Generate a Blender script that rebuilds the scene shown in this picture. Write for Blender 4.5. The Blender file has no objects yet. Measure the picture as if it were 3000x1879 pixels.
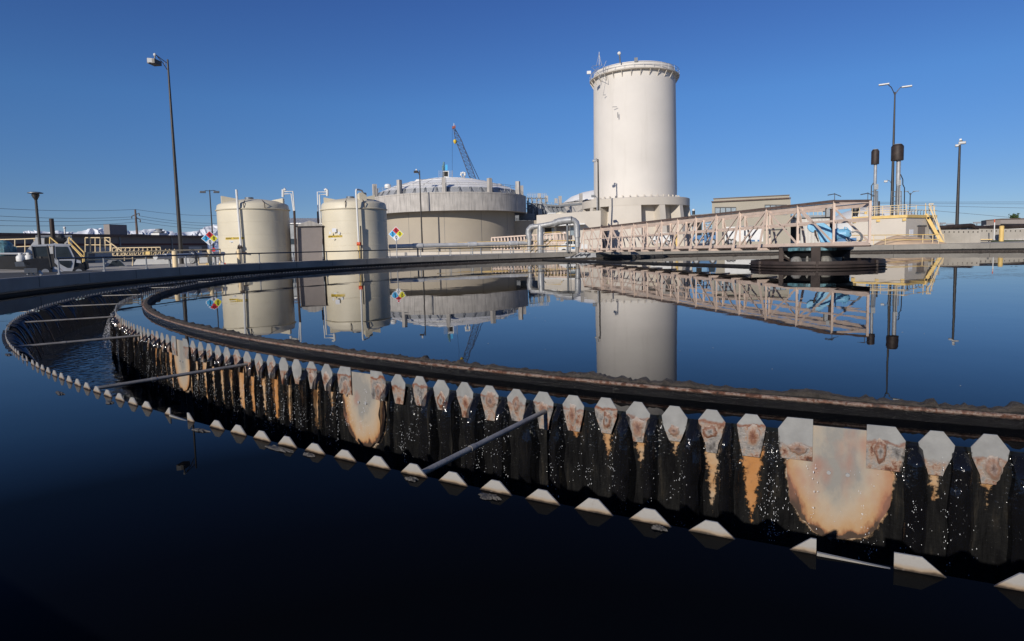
import bpy, bmesh, math, random
from mathutils import Vector, Matrix, noise
R = math.radians
sin, cos, pi = math.sin, math.cos, math.pi
rnd = random.Random(7)
sc = bpy.context.scene
col = sc.collection

# ------------------------------------------------------------ camera
FPX, PITCH, ROLL, PSH = 1785.87, .0835, -.02471, 66.5
FW = Vector((0, cos(PITCH), -sin(PITCH))); UP0 = Vector((0, sin(PITCH), cos(PITCH))); RT0 = Vector((1, 0, 0))
RT = RT0*cos(ROLL)+UP0*sin(ROLL); UP = -RT0*sin(ROLL)+UP0*cos(ROLL)
EYE = Vector((0, 0, 1.4))
cd = bpy.data.cameras.new("camera"); cam = bpy.data.objects.new("camera", cd); col.objects.link(cam)
cam.matrix_world = Matrix.Translation(EYE) @ Matrix((RT, UP, -FW)).transposed().to_4x4()
cd.sensor_width = 36; cd.lens = FPX*36/3000; cd.shift_y = -PSH/3000; cd.clip_start = .05; cd.clip_end = 60000
sc.camera = cam

# ------------------------------------------------------------ sky and sun
SUN_AZ, SUN_EL = 31.0, 22.0          # bearing the light travels towards, height of the sun
w = bpy.data.worlds.new("World"); sc.world = w; w.use_nodes = True
nt = w.node_tree; bg = nt.nodes["Background"]
sky = nt.nodes.new("ShaderNodeTexSky"); sky.sky_type = 'NISHITA'; sky.sun_disc = False
sky.sun_elevation = R(SUN_EL); sky.sun_rotation = R(SUN_AZ+180)
sky.altitude = 1300; sky.air_density = 1.0; sky.dust_density = 0; sky.ozone_density = 8
tint = nt.nodes.new('ShaderNodeMix'); tint.data_type = 'RGBA'; tint.blend_type = 'MULTIPLY'; tint.inputs[0].default_value = 1; tcw = nt.nodes.new('ShaderNodeTexCoord'); spw = nt.nodes.new('ShaderNodeSeparateXYZ'); nt.links.new(tcw.outputs['Generated'], spw.inputs[0]); crw = nt.nodes.new('ShaderNodeValToRGB'); nt.links.new(spw.outputs[2], crw.inputs[0])
for p_, c_ in ((.0, (.68, .64, .70)), (.08, (.71, .66, .70)), (.22, (.75, .82, .88)), (.36, (.66, .71, .88))):
    e_ = crw.color_ramp.elements[0] if p_ == 0 else (crw.color_ramp.elements[1] if p_ == .08 else crw.color_ramp.elements.new(p_)); e_.position = p_; e_.color = (*c_, 1)
nt.links.new(crw.outputs[0], tint.inputs[7])
nt.links.new(sky.outputs[0], tint.inputs[6]); nt.links.new(tint.outputs[2], bg.inputs[0]); bg.inputs[1].default_value = .106
ld = bpy.data.lights.new("sun", 'SUN'); sun = bpy.data.objects.new("sun", ld); col.objects.link(sun)
ld.energy = 4.2; ld.angle = R(.53); ld.color = (1, .93, .83)
sd = Vector((sin(R(SUN_AZ))*cos(R(SUN_EL)), cos(R(SUN_AZ))*cos(R(SUN_EL)), -sin(R(SUN_EL))))
sun.rotation_euler = sd.to_track_quat('-Z', 'Y').to_euler()
sun.location = (-20, -40, 40)
vs = sc.view_settings; vs.view_transform = 'Standard'; vs.look = 'None'; vs.exposure = 0; vs.gamma = 1
sc.cycles.max_bounces = 8; sc.cycles.transparent_max_bounces = 12

# ------------------------------------------------------------ geometry helpers
def ray(x, y): return FW*FPX + RT*(x-1500) - UP*(y+PSH-939.5)
def P(x, y, Y):                       # the point seen at photo pixel x,y lying at depth Y
    d = ray(x, y); return EYE + d*(Y/d.y)
def V3(*a): return Vector(a)
class Plane:                          # upright plane through P(x0,.,Y) turned by ang degrees
    def __init__(s, x0, Y, ang=None):
        o = P(x0, 700, Y); s.o = Vector((o.x, o.y, 0)); az = math.atan2(o.x, o.y) if ang is None else R(ang)
        s.ex = Vector((cos(az), -sin(az), 0)); s.ey = Vector((sin(az), cos(az), 0))
    def __call__(s, x, y, off=0):
        d = ray(x, y); t = (s.o-EYE).dot(s.ey)/d.dot(s.ey); return EYE+d*t+s.ey*off
WL = {}
class MB:
    def __init__(s): s.v = []; s.f = []; s.mi = []; s.uv = None; s.cur = 0
    def add(s, vs_, fs):
        n = len(s.v); s.v += [Vector(a) for a in vs_]; s.f += [tuple(n+i for i in f) for f in fs]; s.mi += [s.cur]*len(fs)
    def hexa(s, q):                   # 8 points: bottom 4 ccw, top 4
        s.add(q, [(3,2,1,0), (4,5,6,7), (0,1,5,4), (1,2,6,5), (2,3,7,6), (3,0,4,7)])
    def box(s, c, sz, rz=0, ex=None):
        c = Vector(c); e1 = ex.copy() if ex else Vector((cos(rz), sin(rz), 0)); e2 = Vector((-e1.y, e1.x, 0)); e3 = Vector((0, 0, 1))
        a, b, h = e1*sz[0]/2, e2*sz[1]/2, e3*sz[2]/2
        s.hexa([c-a-b-h, c+a-b-h, c+a+b-h, c-a+b-h, c-a-b+h, c+a-b+h, c+a+b+h, c-a+b+h])
    def beam(s, p, q, wd, ht, up=(0, 0, 1)):
        p, q = Vector(p), Vector(q); d = (q-p).normalized(); u = Vector(up)
        if abs(d.dot(u)) > .98: u = Vector((.3, 1, 0)).normalized()
        sd_ = d.cross(u).normalized()*wd/2; uu = sd_.cross(d).normalized()*ht/2
        s.hexa([p-sd_-uu, p+sd_-uu, q+sd_-uu, q-sd_-uu, p-sd_+uu, p+sd_+uu, q+sd_+uu, q-sd_+uu])
    def tube(s, pts, r, seg=8, cap=True):
        pts = [Vector(p) for p in pts]; n = len(pts); rs = r if isinstance(r, (list, tuple)) else [r]*n
        base = len(s.v); last = None
        for i, p in enumerate(pts):
            d = (pts[min(i+1, n-1)]-pts[max(i-1, 0)])
            d = d.normalized() if d.length > 1e-9 else Vector((0, 0, 1))
            if last is None:
                a = Vector((0, 0, 1)) if abs(d.z) < .9 else Vector((1, 0, 0)); a = (a-d*a.dot(d)).normalized()
            else: a = (last-d*last.dot(d)).normalized()
            last = a; b = d.cross(a)
            for k in range(seg):
                t = 2*pi*k/seg; s.v.append(p+(a*cos(t)+b*sin(t))*rs[i])
        for i in range(n-1):
            for k in range(seg):
                k2 = (k+1) % seg
                s.f.append((base+i*seg+k, base+i*seg+k2, base+(i+1)*seg+k2, base+(i+1)*seg+k)); s.mi.append(s.cur)
        if cap:
            s.f.append(tuple(base+k for k in range(seg))[::-1]); s.f.append(tuple(base+(n-1)*seg+k for k in range(seg))); s.mi += [s.cur]*2
    def lathe(s, c, prof, seg=48, a0=0, a1=360, fn=None):
        base = len(s.v); full = abs(a1-a0-360) < 1e-6; n = seg if full else seg+1; m = len(prof)
        for i in range(n):
            t = R(a0+(a1-a0)*i/seg)
            for j, (r, z) in enumerate(prof):
                if fn: r, z = fn(t, r, z, j)
                s.v.append(Vector((c[0]+r*sin(t), c[1]+r*cos(t), (c[2] if len(c) > 2 else 0)+z)))
        for i in range(seg):
            i2 = (i+1) % n
            for j in range(m-1):
                s.f.append((base+i*m+j, base+i*m+j+1, base+i2*m+j+1, base+i2*m+j)); s.mi.append(s.cur)
    def prism(s, pts, n):             # planar outline (3D points) pushed along vector n
        k = len(pts); n = Vector(n); a = [Vector(p) for p in pts]
        s.add(a+[p+n for p in a], [tuple(range(k)), tuple(range(2*k-1, k-1, -1))]+[(i, i+k, (i+1) % k+k, (i+1) % k) for i in range(k)])
    def ball(s, c, r, seg=10, rings=6, sq=1):
        s.lathe((c[0], c[1], c[2]), [(max(r*sin(pi*j/rings), 1e-4), r*sq*cos(pi*j/rings)) for j in range(rings+1)], seg)
    def build(s, name, mats, parent=None, smooth=True, **tags):
        off = WL.get(parent, Vector((0, 0, 0))) if parent else Vector((0, 0, 0))
        loc = Vector((0, 0, 0))
        me = bpy.data.meshes.new(name); me.from_pydata([v-off for v in s.v], [], s.f)
        for m in (mats if isinstance(mats, (list, tuple)) else [mats]): me.materials.append(m)
        me.polygons.foreach_set("material_index", s.mi)
        if s.uv:
            uvl = me.uv_layers.new(name="UVMap"); 
            for lp in me.loops: uvl.data[lp.index].uv = s.uv[lp.vertex_index]
        if smooth: me.shade_smooth(); me.set_sharp_from_angle(angle=R(38))
        bm = bmesh.new(); bm.from_mesh(me); bmesh.ops.recalc_face_normals(bm, faces=bm.faces) if not s.uv else None; bm.to_mesh(me); bm.free()
        me.update()
        o = bpy.data.objects.new(name, me); col.objects.link(o)
        if parent: o.parent = parent
        WL[o] = off
        for k, v in tags.items(): o[k] = v
        return o
def thing(name, label, cat, loc=(0, 0, 0), group=None):
    o = bpy.data.objects.new(name, None); col.objects.link(o); o.location = loc; o.empty_display_size = .2
    o['label'] = label; o['category'] = cat
    if group: o['group'] = group
    WL[o] = Vector(loc); return o

# ------------------------------------------------------------ materials
def newmat(name):
    m = bpy.data.materials.new(name); m.use_nodes = True; return m, m.node_tree, m.node_tree.nodes["Principled BSDF"]
def N(t, typ, **kw):
    n = t.nodes.new(typ)
    for k, v in kw.items():
        if k in n.inputs: n.inputs[k].default_value = v
        else: setattr(n, k, v)
    return n
def ramp(t, src, stops):
    n = t.nodes.new("ShaderNodeValToRGB"); e = n.color_ramp.elements
    while len(e) < len(stops): e.new(.5)
    for el, (p, c) in zip(e, stops): el.position = p; el.color = (c[0], c[1], c[2], 1) if not isinstance(c, (int, float)) else (c, c, c, 1)
    t.links.new(src, n.inputs[0]); return n.outputs[0]
def mixc(t, f, a, b):
    n = t.nodes.new("ShaderNodeMix"); n.data_type = 'RGBA'
    for s_, v in ((n.inputs[0], f), (n.inputs[6], a), (n.inputs[7], b)):
        if isinstance(v, (tuple, list)): s_.default_value = (*v[:3], 1)
        elif isinstance(v, (int, float)): s_.default_value = v
        else: t.links.new(v, s_)
    return n.outputs[2]
def mathn(t, op, a, b=0., c=0., clamp=False):
    n = t.nodes.new("ShaderNodeMath"); n.operation = op; n.use_clamp = clamp
    for s_, v in zip(n.inputs, (a, b, c)):
        if isinstance(v, (int, float)): s_.default_value = v
        else: t.links.new(v, s_)
    return n.outputs[0]
def coords(t, scale=(1, 1, 1), kind='Object'):
    tc = t.nodes.new("ShaderNodeTexCoord"); mp = t.nodes.new("ShaderNodeMapping"); t.links.new(tc.outputs[kind], mp.inputs[0]); mp.inputs[3].default_value = scale; return mp.outputs[0]
def noisen(t, vec, scale, detail=4, rough=.55):
    n = N(t, "ShaderNodeTexNoise", Scale=scale, Detail=detail, Roughness=rough); t.links.new(vec, n.inputs['Vector']); return n.outputs[0]
def bump(t, b, h, strength=.3, dist=.02):
    n = N(t, "ShaderNodeBump", Strength=strength, Distance=dist); t.links.new(h, n.inputs['Height']); t.links.new(n.outputs[0], b.inputs['Normal']); return n
def paint(name, base, rough=.6, metal=0, var=.15, scale=2, streak=0, streak_c=(.1, .07, .05), sscale=1.5, bmp=.15, bscale=40, low=.55):
    m, t, b = newmat(name)
    co = coords(t); n1 = noisen(t, co, scale, 5)
    dk = tuple(c*(1-var) for c in base); lt = tuple(min(1, c*(1+var*.7)) for c in base)
    c = ramp(t, n1, [(.3, dk), (.7, lt)])
    if streak:
        co2 = coords(t, (sscale, sscale, sscale*.08)); n2 = noisen(t, co2, 1, 6, .65)
        f = ramp(t, n2, [(low, 0), (low+.2, streak)]); c = mixc(t, f, c, streak_c)
    t.links.new(c, b.inputs['Base Color']); b.inputs['Roughness'].default_value = rough; b.inputs['Metallic'].default_value = metal
    if bmp: bump(t, b, noisen(t, co, bscale, 3), bmp, .02)
    return m
M = {}
M['concrete'] = paint('concrete', (.36, .33, .285), .85, var=.18, scale=.5, streak=.45, streak_c=(.17, .15, .13), sscale=.8)
M['ringc'] = paint('grey_concrete', (.45, .42, .385), .85, var=.16, scale=.4, streak=.75, streak_c=(.22, .21, .195), sscale=2.2, low=.47)
M['tanwall'] = paint('tan_wall', (.385, .335, .265), .85, var=.07, scale=.15, streak=.15, streak_c=(.33, .29, .24), sscale=.4)
M['cream'] = paint('cream_paint', (.64, .60, .545), .7, var=.06, scale=.12, streak=.42, streak_c=(.47, .43, .37), sscale=.45, bmp=.05)
M['cream2'] = paint('cream_concrete', (.545, .495, .425), .7, var=.07, scale=.2, streak=.3, streak_c=(.5, .45, .38), sscale=.6, bmp=.05)
M['tank'] = paint('fiberglass_tank', (.60, .54, .41), .5, var=.08, scale=.4, streak=.5, streak_c=(.45, .28, .12), sscale=.5, low=.6, bmp=.03)
M['pink'] = paint('bridge_paint', (.62, .485, .395), .65, var=.14, scale=2, streak=.45, streak_c=(.28, .15, .09), sscale=3, low=.6)
M['browntop'] = paint('grimy_steel', (.12, .08, .065), .8, var=.3, scale=3)
M['galv'] = paint('galvanised_steel', (.36, .365, .37), .5, .3, var=.2, scale=3, bmp=.1, bscale=15)
M['silver'] = paint('aluminium_jacket', (.40, .40, .395), .42, .4, var=.22, scale=2.5, bmp=.5, bscale=5)
M['steel'] = paint('grey_steel', (.18, .19, .2), .5, .5, var=.2, scale=2)
M['pole'] = paint('bronze_pole', (.045, .04, .036), .45, .3, var=.2)
M['black'] = paint('black_paint', (.02, .02, .022), .5, var=.3)
M['rail'] = paint('dark_rail', (.05, .055, .06), .45, .3, var=.2)
M['railpost'] = paint('grey_rail_post', (.3, .31, .32), .5, .4, var=.2)
M['yellow'] = paint('yellow_paint', (.68, .47, .16), .6, var=.15, streak=.3, streak_c=(.35, .2, .08), sscale=3)
M['paleyel'] = paint('faded_yellow_paint', (.72, .56, .33), .6, var=.12)
M['white'] = paint('white_paint', (.66, .655, .63), .5, var=.06, bmp=.03)
M['roofw'] = paint('white_roof', (.82, .80, .76), .55, var=.1, scale=.3, bmp=.05)
M['blue'] = paint('light_blue_paint', (.17, .42, .62), .45, var=.2, scale=4, streak=.4, streak_c=(.12, .09, .07), sscale=6, low=.6)
M['darkblue'] = paint('dark_blue_paint', (.05, .16, .33), .4, var=.2)
M['teal'] = paint('worn_teal_paint', (.12, .26, .30), .5, var=.4, scale=8, streak=.8, streak_c=(.02, .02, .02), sscale=6, low=.45)
M['glass'] = paint('dark_glass', (.03, .04, .05), .08, var=.3, bmp=0)
M['rust'] = paint('rusty_brown_steel', (.042, .029, .024), .6, .3, var=.5, scale=1.5, streak=.4, streak_c=(.03, .02, .02), sscale=2)
M['rustpost'] = paint('brown_post', (.05, .03, .024), .7, var=.3)
M['slime'] = paint('black_slime', (.018, .016, .014), .35, var=.5, scale=4, bmp=.8, bscale=25)
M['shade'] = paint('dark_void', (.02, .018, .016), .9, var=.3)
M['bldgwall'] = paint('brown_block_wall', (.19, .165, .15), .85, var=.1, scale=.3)
M['redband'] = paint('maroon_band', (.10, .035, .03), .8, var=.15)
M['taupe'] = paint('taupe_stucco', (.36, .325, .26), .85, var=.06, scale=.2, streak=.12, streak_c=(.26, .23, .18), sscale=.3)
M['shed'] = paint('grey_shed', (.235, .205, .19), .75, var=.06)  # grey kept darker to stand in for shade over the gabled shed
M['sand'] = paint('sand', (.55, .40, .27), .95, var=.15, scale=1.5, bmp=.6, bscale=12)
M['shadetone'] = paint('painted_shade', (.045, .045, .045), .9, var=.2, scale=1)  # dark colour in place of shade, for the far-left ground and basin wall
M['pave'] = paint('pavement', (.50, .46, .39), .9, var=.12, scale=.15, bmp=.1)
M['grass'] = paint('grass_green', (.045, .075, .02), .95, var=.4, scale=6, bmp=1, bscale=20)
M['orange'] = paint('orange_red_paint', (.6, .09, .03), .5, var=.1)
M['redtip'] = paint('faded_red', (.28, .07, .04), .6)
M['red'] = paint('sign_red', (.62, .03, .04), .45, var=.04, bmp=0)
M['sblue'] = paint('sign_blue', (.07, .42, .75), .45, var=.04, bmp=0)
M['syel'] = paint('sign_yellow', (.82, .74, .04), .45, var=.04, bmp=0)
M['swhite'] = paint('sign_white', (.82, .83, .85), .45, var=.03, bmp=0)
M['ink'] = paint('sign_ink', (.015, .015, .015), .5, var=.1, bmp=0)
M['gold'] = paint('label_yellow', (.66, .46, .03), .5, var=.08, bmp=0)
M['cranep'] = paint('crane_blue_grey', (.035, .05, .10), .5, var=.2)
M['brick'] = paint('glass_block', (.25, .3, .33), .3, var=.3, scale=3)

# ------------------------------------------------------------ tank geometry
CX, CY = 16.236, 32.182; CC = (CX, CY)
RS, RO, RI, RW = 30.52, 33.11, 31.17, 36.54
def pol(deg, r, z=0.): return Vector((CX+r*sin(R(deg)), CY+r*cos(R(deg)), z))
NI, NO, SP = 42*16, 41*17, -153.5
PI_, PO_ = 360/NI, 360/NO
GZ = .55

# ------------------------------------------------------------ ground and water
g = MB(); g.lathe(CC, [(RW+.34, GZ), (60, GZ), (130, GZ), (400, GZ), (3000, GZ-2), (30000, GZ-60)], 180)
m, t, b = newmat('ground'); co = coords(t)
c = ramp(t, noisen(t, co, .05, 5), [(.35, (.34, .31, .26)), (.65, (.50, .46, .39))]); c2 = ramp(t, noisen(t, co, .7, 6), [(.3, .75), (.7, 1.)])
mx = N(t, "ShaderNodeMix"); mx.data_type = 'RGBA'; mx.blend_type = 'MULTIPLY'; mx.inputs[0].default_value = 1; t.links.new(c, mx.inputs[6]); t.links.new(c2, mx.inputs[7])
t.links.new(mx.outputs[2], b.inputs['Base Color']); b.inputs['Roughness'].default_value = .9; bump(t, b, noisen(t, co, 15, 3), .2, .02)
g.build('ground', m, kind='structure', label='pale paved ground around the round tank')

def water_mat(name, big, fine, dist):
    m, t, b = newmat(name); b.inputs['Base Color'].default_value = (.0035, .005, .007, 1); b.inputs['Roughness'].default_value = .015; b.inputs['IOR'].default_value = 1.33
    co = coords(t, (1, 1, 1)); h1 = noisen(t, co, big, 2, .4); h2 = noisen(t, co, fine, 3, .5)
    area = noisen(t, co, .09, 1, .5); a = ramp(t, area, [(.4, .12), (.62, 1.)])
    h = mathn(t, 'ADD', mathn(t, 'MULTIPLY', h1, 1.0), mathn(t, 'MULTIPLY', mathn(t, 'MULTIPLY', h2, a), .16))
    bn = N(t, "ShaderNodeBump", Strength=1.0, Distance=dist); t.links.new(h, bn.inputs['Height'])
    geo = t.nodes.new("ShaderNodeNewGeometry"); dt = t.nodes.new("ShaderNodeVectorMath"); dt.operation = 'DOT_PRODUCT'; t.links.new(bn.outputs[0], dt.inputs[0]); t.links.new(geo.outputs['Incoming'], dt.inputs[1])
    f = ramp(t, dt.outputs['Value'], [(0, 1.), (.05, .80), (.10, .62), (.155, .42), (.2, .28), (.3, .05), (.41, .016), (.5, .004), (1, .002)])
    gl = t.nodes.new("ShaderNodeBsdfGlossy"); gl.inputs['Roughness'].default_value = .008; t.links.new(bn.outputs[0], gl.inputs['Normal'])
    df = t.nodes.new("ShaderNodeBsdfDiffuse"); df.inputs[0].default_value = (.002, .0025, .0035, 1); mx = t.nodes.new("ShaderNodeMixShader")
    t.links.new(f, mx.inputs[0]); t.links.new(df.outputs[0], mx.inputs[1]); t.links.new(gl.outputs[0], mx.inputs[2]); t.links.new(mx.outputs[0], t.nodes['Material Output'].inputs[0]); t.nodes.remove(b)
    return m
wm = water_mat('tank_water', .55, 3.2, .0032)
wt = MB()
def ann(mb, r0, r1, z, seg=360):
    mb.lathe(CC, [(r0, z), (r1, z)], seg)
wt.lathe(CC, [(.001, 0), (RI+.012, 0)], 720); ann(wt, RO-.012, RW+.02, 0, 720)
wt.build('water', wm, kind='structure', label='dark mirror-like water filling the round tank')
wl = MB(); ann(wl, RI-.04, RO+.04, -1.02, 360)
wl.build('launder_water', water_mat('launder_water_mat', 5, 22, .03), kind='structure', label='rippled dark water at the bottom of the launder')

# basin wall with black waterline
m, t, b = newmat('basin_wall'); co = coords(t)
c = ramp(t, noisen(t, co, .6, 6), [(.3, (.20, .185, .165)), (.7, (.29, .27, .235))])
co2 = coords(t, (1.2, 1.2, .1)); c = mixc(t, ramp(t, noisen(t, co2, 1, 6, .6), [(.56, 0), (.75, .5)]), c, (.17, .15, .13))
tc = t.nodes.new("ShaderNodeTexCoord"); sx = t.nodes.new("ShaderNodeSeparateXYZ"); t.links.new(tc.outputs['Object'], sx.inputs[0])
zz = mathn(t, 'ADD', sx.outputs[2], mathn(t, 'MULTIPLY', mathn(t, 'SUBTRACT', noisen(t, co, 2.5, 5), .5), .16))
f = mathn(t, 'GREATER_THAN', .155, zz); c = mixc(t, f, c, (.02, .018, .016))
t.links.new(c, b.inputs['Base Color']); b.inputs['Roughness'].default_value = .8; bump(t, b, noisen(t, co, 30, 4), .25, .02)
wb = MB(); wb.lathe(CC, [(RW, -.4), (RW, .64), (RW+.03, .67), (RW+.33, .67), (RW+.36, .64), (RW+.36, .3)], 360)
bw = thing('basin_wall', 'round concrete rim wall enclosing the dark water', 'basin wall', (CX, CY, 0))
wb.build('wall', m, bw)
jm = MB()
for k in range(0, 360, 6):
    a = k+1.3; p0 = pol(a, RW-.004, .2); p1 = pol(a, RW-.004, .64); jm.beam(p0, p1, .02, .008, up=(sin(R(a)), cos(R(a)), 0))
jm.build('joint', M['shade'], bw)
lg = MB(); lg.lathe(CC, [(RW-.02, .10), (RW-.10, .11), (RW-.10, .16), (RW-.02, .17)], 360)
lg.build('ledge', M['slime'], bw)

# ------------------------------------------------------------ launder trough, inner wall with wet stains
def wet_mat():
    m, t, b = newmat('wet_stained_concrete')
    uv = t.nodes.new("ShaderNodeUVMap"); uv.uv_map = "UVMap"; s = t.nodes.new("ShaderNodeSeparateXYZ"); t.links.new(uv.outputs[0], s.inputs[0])
    U, Vz = s.outputs[0], s.outputs[1]
    co = coords(t); cs = coords(t, (1, 1, .18))
    nf = noisen(t, co, 22, 6, .7); ns = noisen(t, cs, 14, 5, .6); nb = noisen(t, co, 5, 4, .6)
    fl = mathn(t, 'FLOOR', mathn(t, 'ADD', U, .5)); d = mathn(t, 'ABSOLUTE', mathn(t, 'SUBTRACT', U, fl))
    wn = t.nodes.new("ShaderNodeTexWhiteNoise"); wn.noise_dimensions = '1D'; t.links.new(fl, wn.inputs['W']); rr = wn.outputs[0]
    wn2 = t.nodes.new("ShaderNodeTexWhiteNoise"); wn2.noise_dimensions = '1D'; t.links.new(mathn(t, 'ADD', fl, 77.3), wn2.inputs['W']); r2 = wn2.outputs[0]
    dep = mathn(t, 'MULTIPLY', Vz, -1)
    L = mathn(t, 'ADD', .22, mathn(t, 'MULTIPLY', rr, .65))
    hw = mathn(t, 'MULTIPLY', mathn(t, 'SUBTRACT', 1, mathn(t, 'DIVIDE', dep, L)), mathn(t, 'ADD', .12, mathn(t, 'MULTIPLY', r2, .16)))
    dd = mathn(t, 'ADD', d, mathn(t, 'MULTIPLY', mathn(t, 'SUBTRACT', nf, .5), .42))
    reg = ramp(t, mathn(t, 'DIVIDE', mathn(t, 'ADD', U, 20), 100), [(.0, 1), (.235, 1), (.26, .55), (.29, .30), (.35, .30), (.385, .7), (.41, 1), (1, 1)])
    L = mathn(t, 'MULTIPLY', mathn(t, 'ADD', mathn(t, 'ADD', .36, mathn(t, 'MULTIPLY', mathn(t, 'GREATER_THAN', U, 17.5), .34)), mathn(t, 'MULTIPLY', rr, .5)), reg)
    hw = mathn(t, 'MULTIPLY', mathn(t, 'SUBTRACT', 1, mathn(t, 'POWER', mathn(t, 'DIVIDE', dep, L), 1.6)), mathn(t, 'ADD', .17, mathn(t, 'MULTIPLY', r2, .16)))
    dd = mathn(t, 'ADD', d, mathn(t, 'MULTIPLY', mathn(t, 'SUBTRACT', nf, .5), .55))
    mask = mathn(t, 'MULTIPLY', mathn(t, 'SUBTRACT', hw, dd), 14, clamp=True)
    # splice panels: every 16th slot
    per = 16.; k = mathn(t, 'FLOOR', mathn(t, 'ADD', mathn(t, 'DIVIDE', U, per), .5)); ds = mathn(t, 'SUBTRACT', U, mathn(t, 'MULTIPLY', k, per))
    e = mathn(t, 'ADD', mathn(t, 'POWER', mathn(t, 'ABSOLUTE', mathn(t, 'DIVIDE', ds, 1.24)), 2.6), mathn(t, 'POWER', mathn(t, 'DIVIDE', dep, .80), 3))
    e = mathn(t, 'ADD', e, mathn(t, 'MULTIPLY', mathn(t, 'SUBTRACT', nf, .5), .5))
    m2 = mathn(t, 'MULTIPLY', mathn(t, 'SUBTRACT', 1, e), 9, clamp=True)
    dry = mathn(t, 'MAXIMUM', mask, m2)
    tan = ramp(t, nb, [(.3, (.22, .09, .03)), (.45, (.36, .20, .085)), (.6, (.37, .26, .16)), (.75, (.26, .22, .18))])
    org = mixc(t, mathn(t, 'MULTIPLY', mathn(t, 'SUBTRACT', r2, .55), 2.2, clamp=True), tan, (.36, .15, .035))
    col_d = mixc(t, ramp(t, nf, [(.55, 0), (.72, .55)]), org, (.10, .06, .035))
    col_d = mixc(t, m2, col_d, ramp(t, noisen(t, cs, 4, 5, .6), [(.25, (.34, .17, .08)), (.45, (.42, .29, .18)), (.6, (.36, .31, .25)), (.8, (.24, .225, .205))]))
    wetc = ramp(t, ns, [(.35, (.006, .006, .0065)), (.55, (.012, .012, .012)), (.68, (.026, .023, .019)), (.8, (.014, .018, .006))])
    t.links.new(mixc(t, dry, wetc, col_d), b.inputs['Base Color'])
    t.links.new(mathn(t, 'ADD', .13, mathn(t, 'MULTIPLY', dry, .6)), b.inputs['Roughness']); b.inputs['Specular IOR Level'].default_value = .5
    hh = mathn(t, 'ADD', mathn(t, 'MULTIPLY', noisen(t, co, 42, 2, .5), .45), mathn(t, 'MULTIPLY', noisen(t, coords(t, (1, 1, .12)), 26, 3, .5), 2.0))
    bn = bump(t, b, hh, 1, .016)
    t.links.new(mathn(t, 'SUBTRACT', 1, mathn(t, 'MULTIPLY', dry, .75)), bn.inputs['Strength'])
    return m
WET = wet_mat()
lau = thing('effluent_launder', 'sunken overflow channel with stained black inner wall between two toothed weirs', 'channel', (CX, CY, -1))
def wall_grid(a0, a1, step, r, zs, fn, pitch, sign=1):
    mb = MB(); mb.uv = []; n = int(round((a1-a0)/step))
    for i in range(n+1):
        a = a0+(a1-a0)*i/n; u = (a-SP)/pitch
        for j, z in enumerate(zs):
            mb.v.append(pol(a, r+fn(a, z, u), z)); mb.uv.append((u, z))
    k = len(zs)
    for i in range(n):
        for j in range(k-1):
            q = (i*k+j, i*k+j+1, (i+1)*k+j+1, (i+1)*k+j)
            mb.f.append(q if sign > 0 else q[::-1]); mb.mi.append(0)
    return mb
def nz(p, s=1.): return noise.noise(Vector(p)*s)
def fn_near(a, z, u):
    d = abs(u-math.floor(u+.5)); inc = min(1, max(0, -z/.35))
    return -.012+.05*inc*(d*2)**1.5*(1 if abs(u-16*round(u/16)) > 1.1 else .1)+.018*nz((u*1.9, z*1.2, 3))+.008*nz((u*7, z*8, 1))
zs = [-.035-.044*i for i in range(25)]
wall_grid(-168, -112, PI_/12, RI, zs, fn_near, PI_, -1).build('wall', WET, lau, label='inner channel wall nearest the camera, slimy black with tan streaks')
wall_grid(-112, 192, 1, RI, [-.035, -.5, -1.1], lambda a, z, u: 0, PI_, -1).build('wall', M['slime'], lau)
def fn_far(a, z, u): return .015*nz((u*1.5, z*2, 9))
wall_grid(-170, -40, .25, RO-.02, [-.05-.105*i for i in range(11)], fn_far, PO_, 1).build('wall', M['slime'], lau)
wall_grid(-40, 190, 1, RO-.02, [-.05, -1.1], fn_far, PO_, 1).build('wall', M['slime'], lau)
# struts
for k in range(42):
    a = -149.24+k*8.571
    st = MB(); p0, p1 = pol(a, RI-.02, -.075), pol(a, RO+.02, -.055)
    st.tube([p0, p1], .021, 10)
    mid = p0.lerp(p1, .62); ax = (p1-p0).normalized(); st.tube([mid-ax*.035, mid+ax*.02], .025, 10)
    st.build('strut', M['steel2'] if 'steel2' in M else M.setdefault('steel2', paint('weathered_strut', (.28, .26, .235), .5, .3, var=.3, scale=6)), lau)

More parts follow.
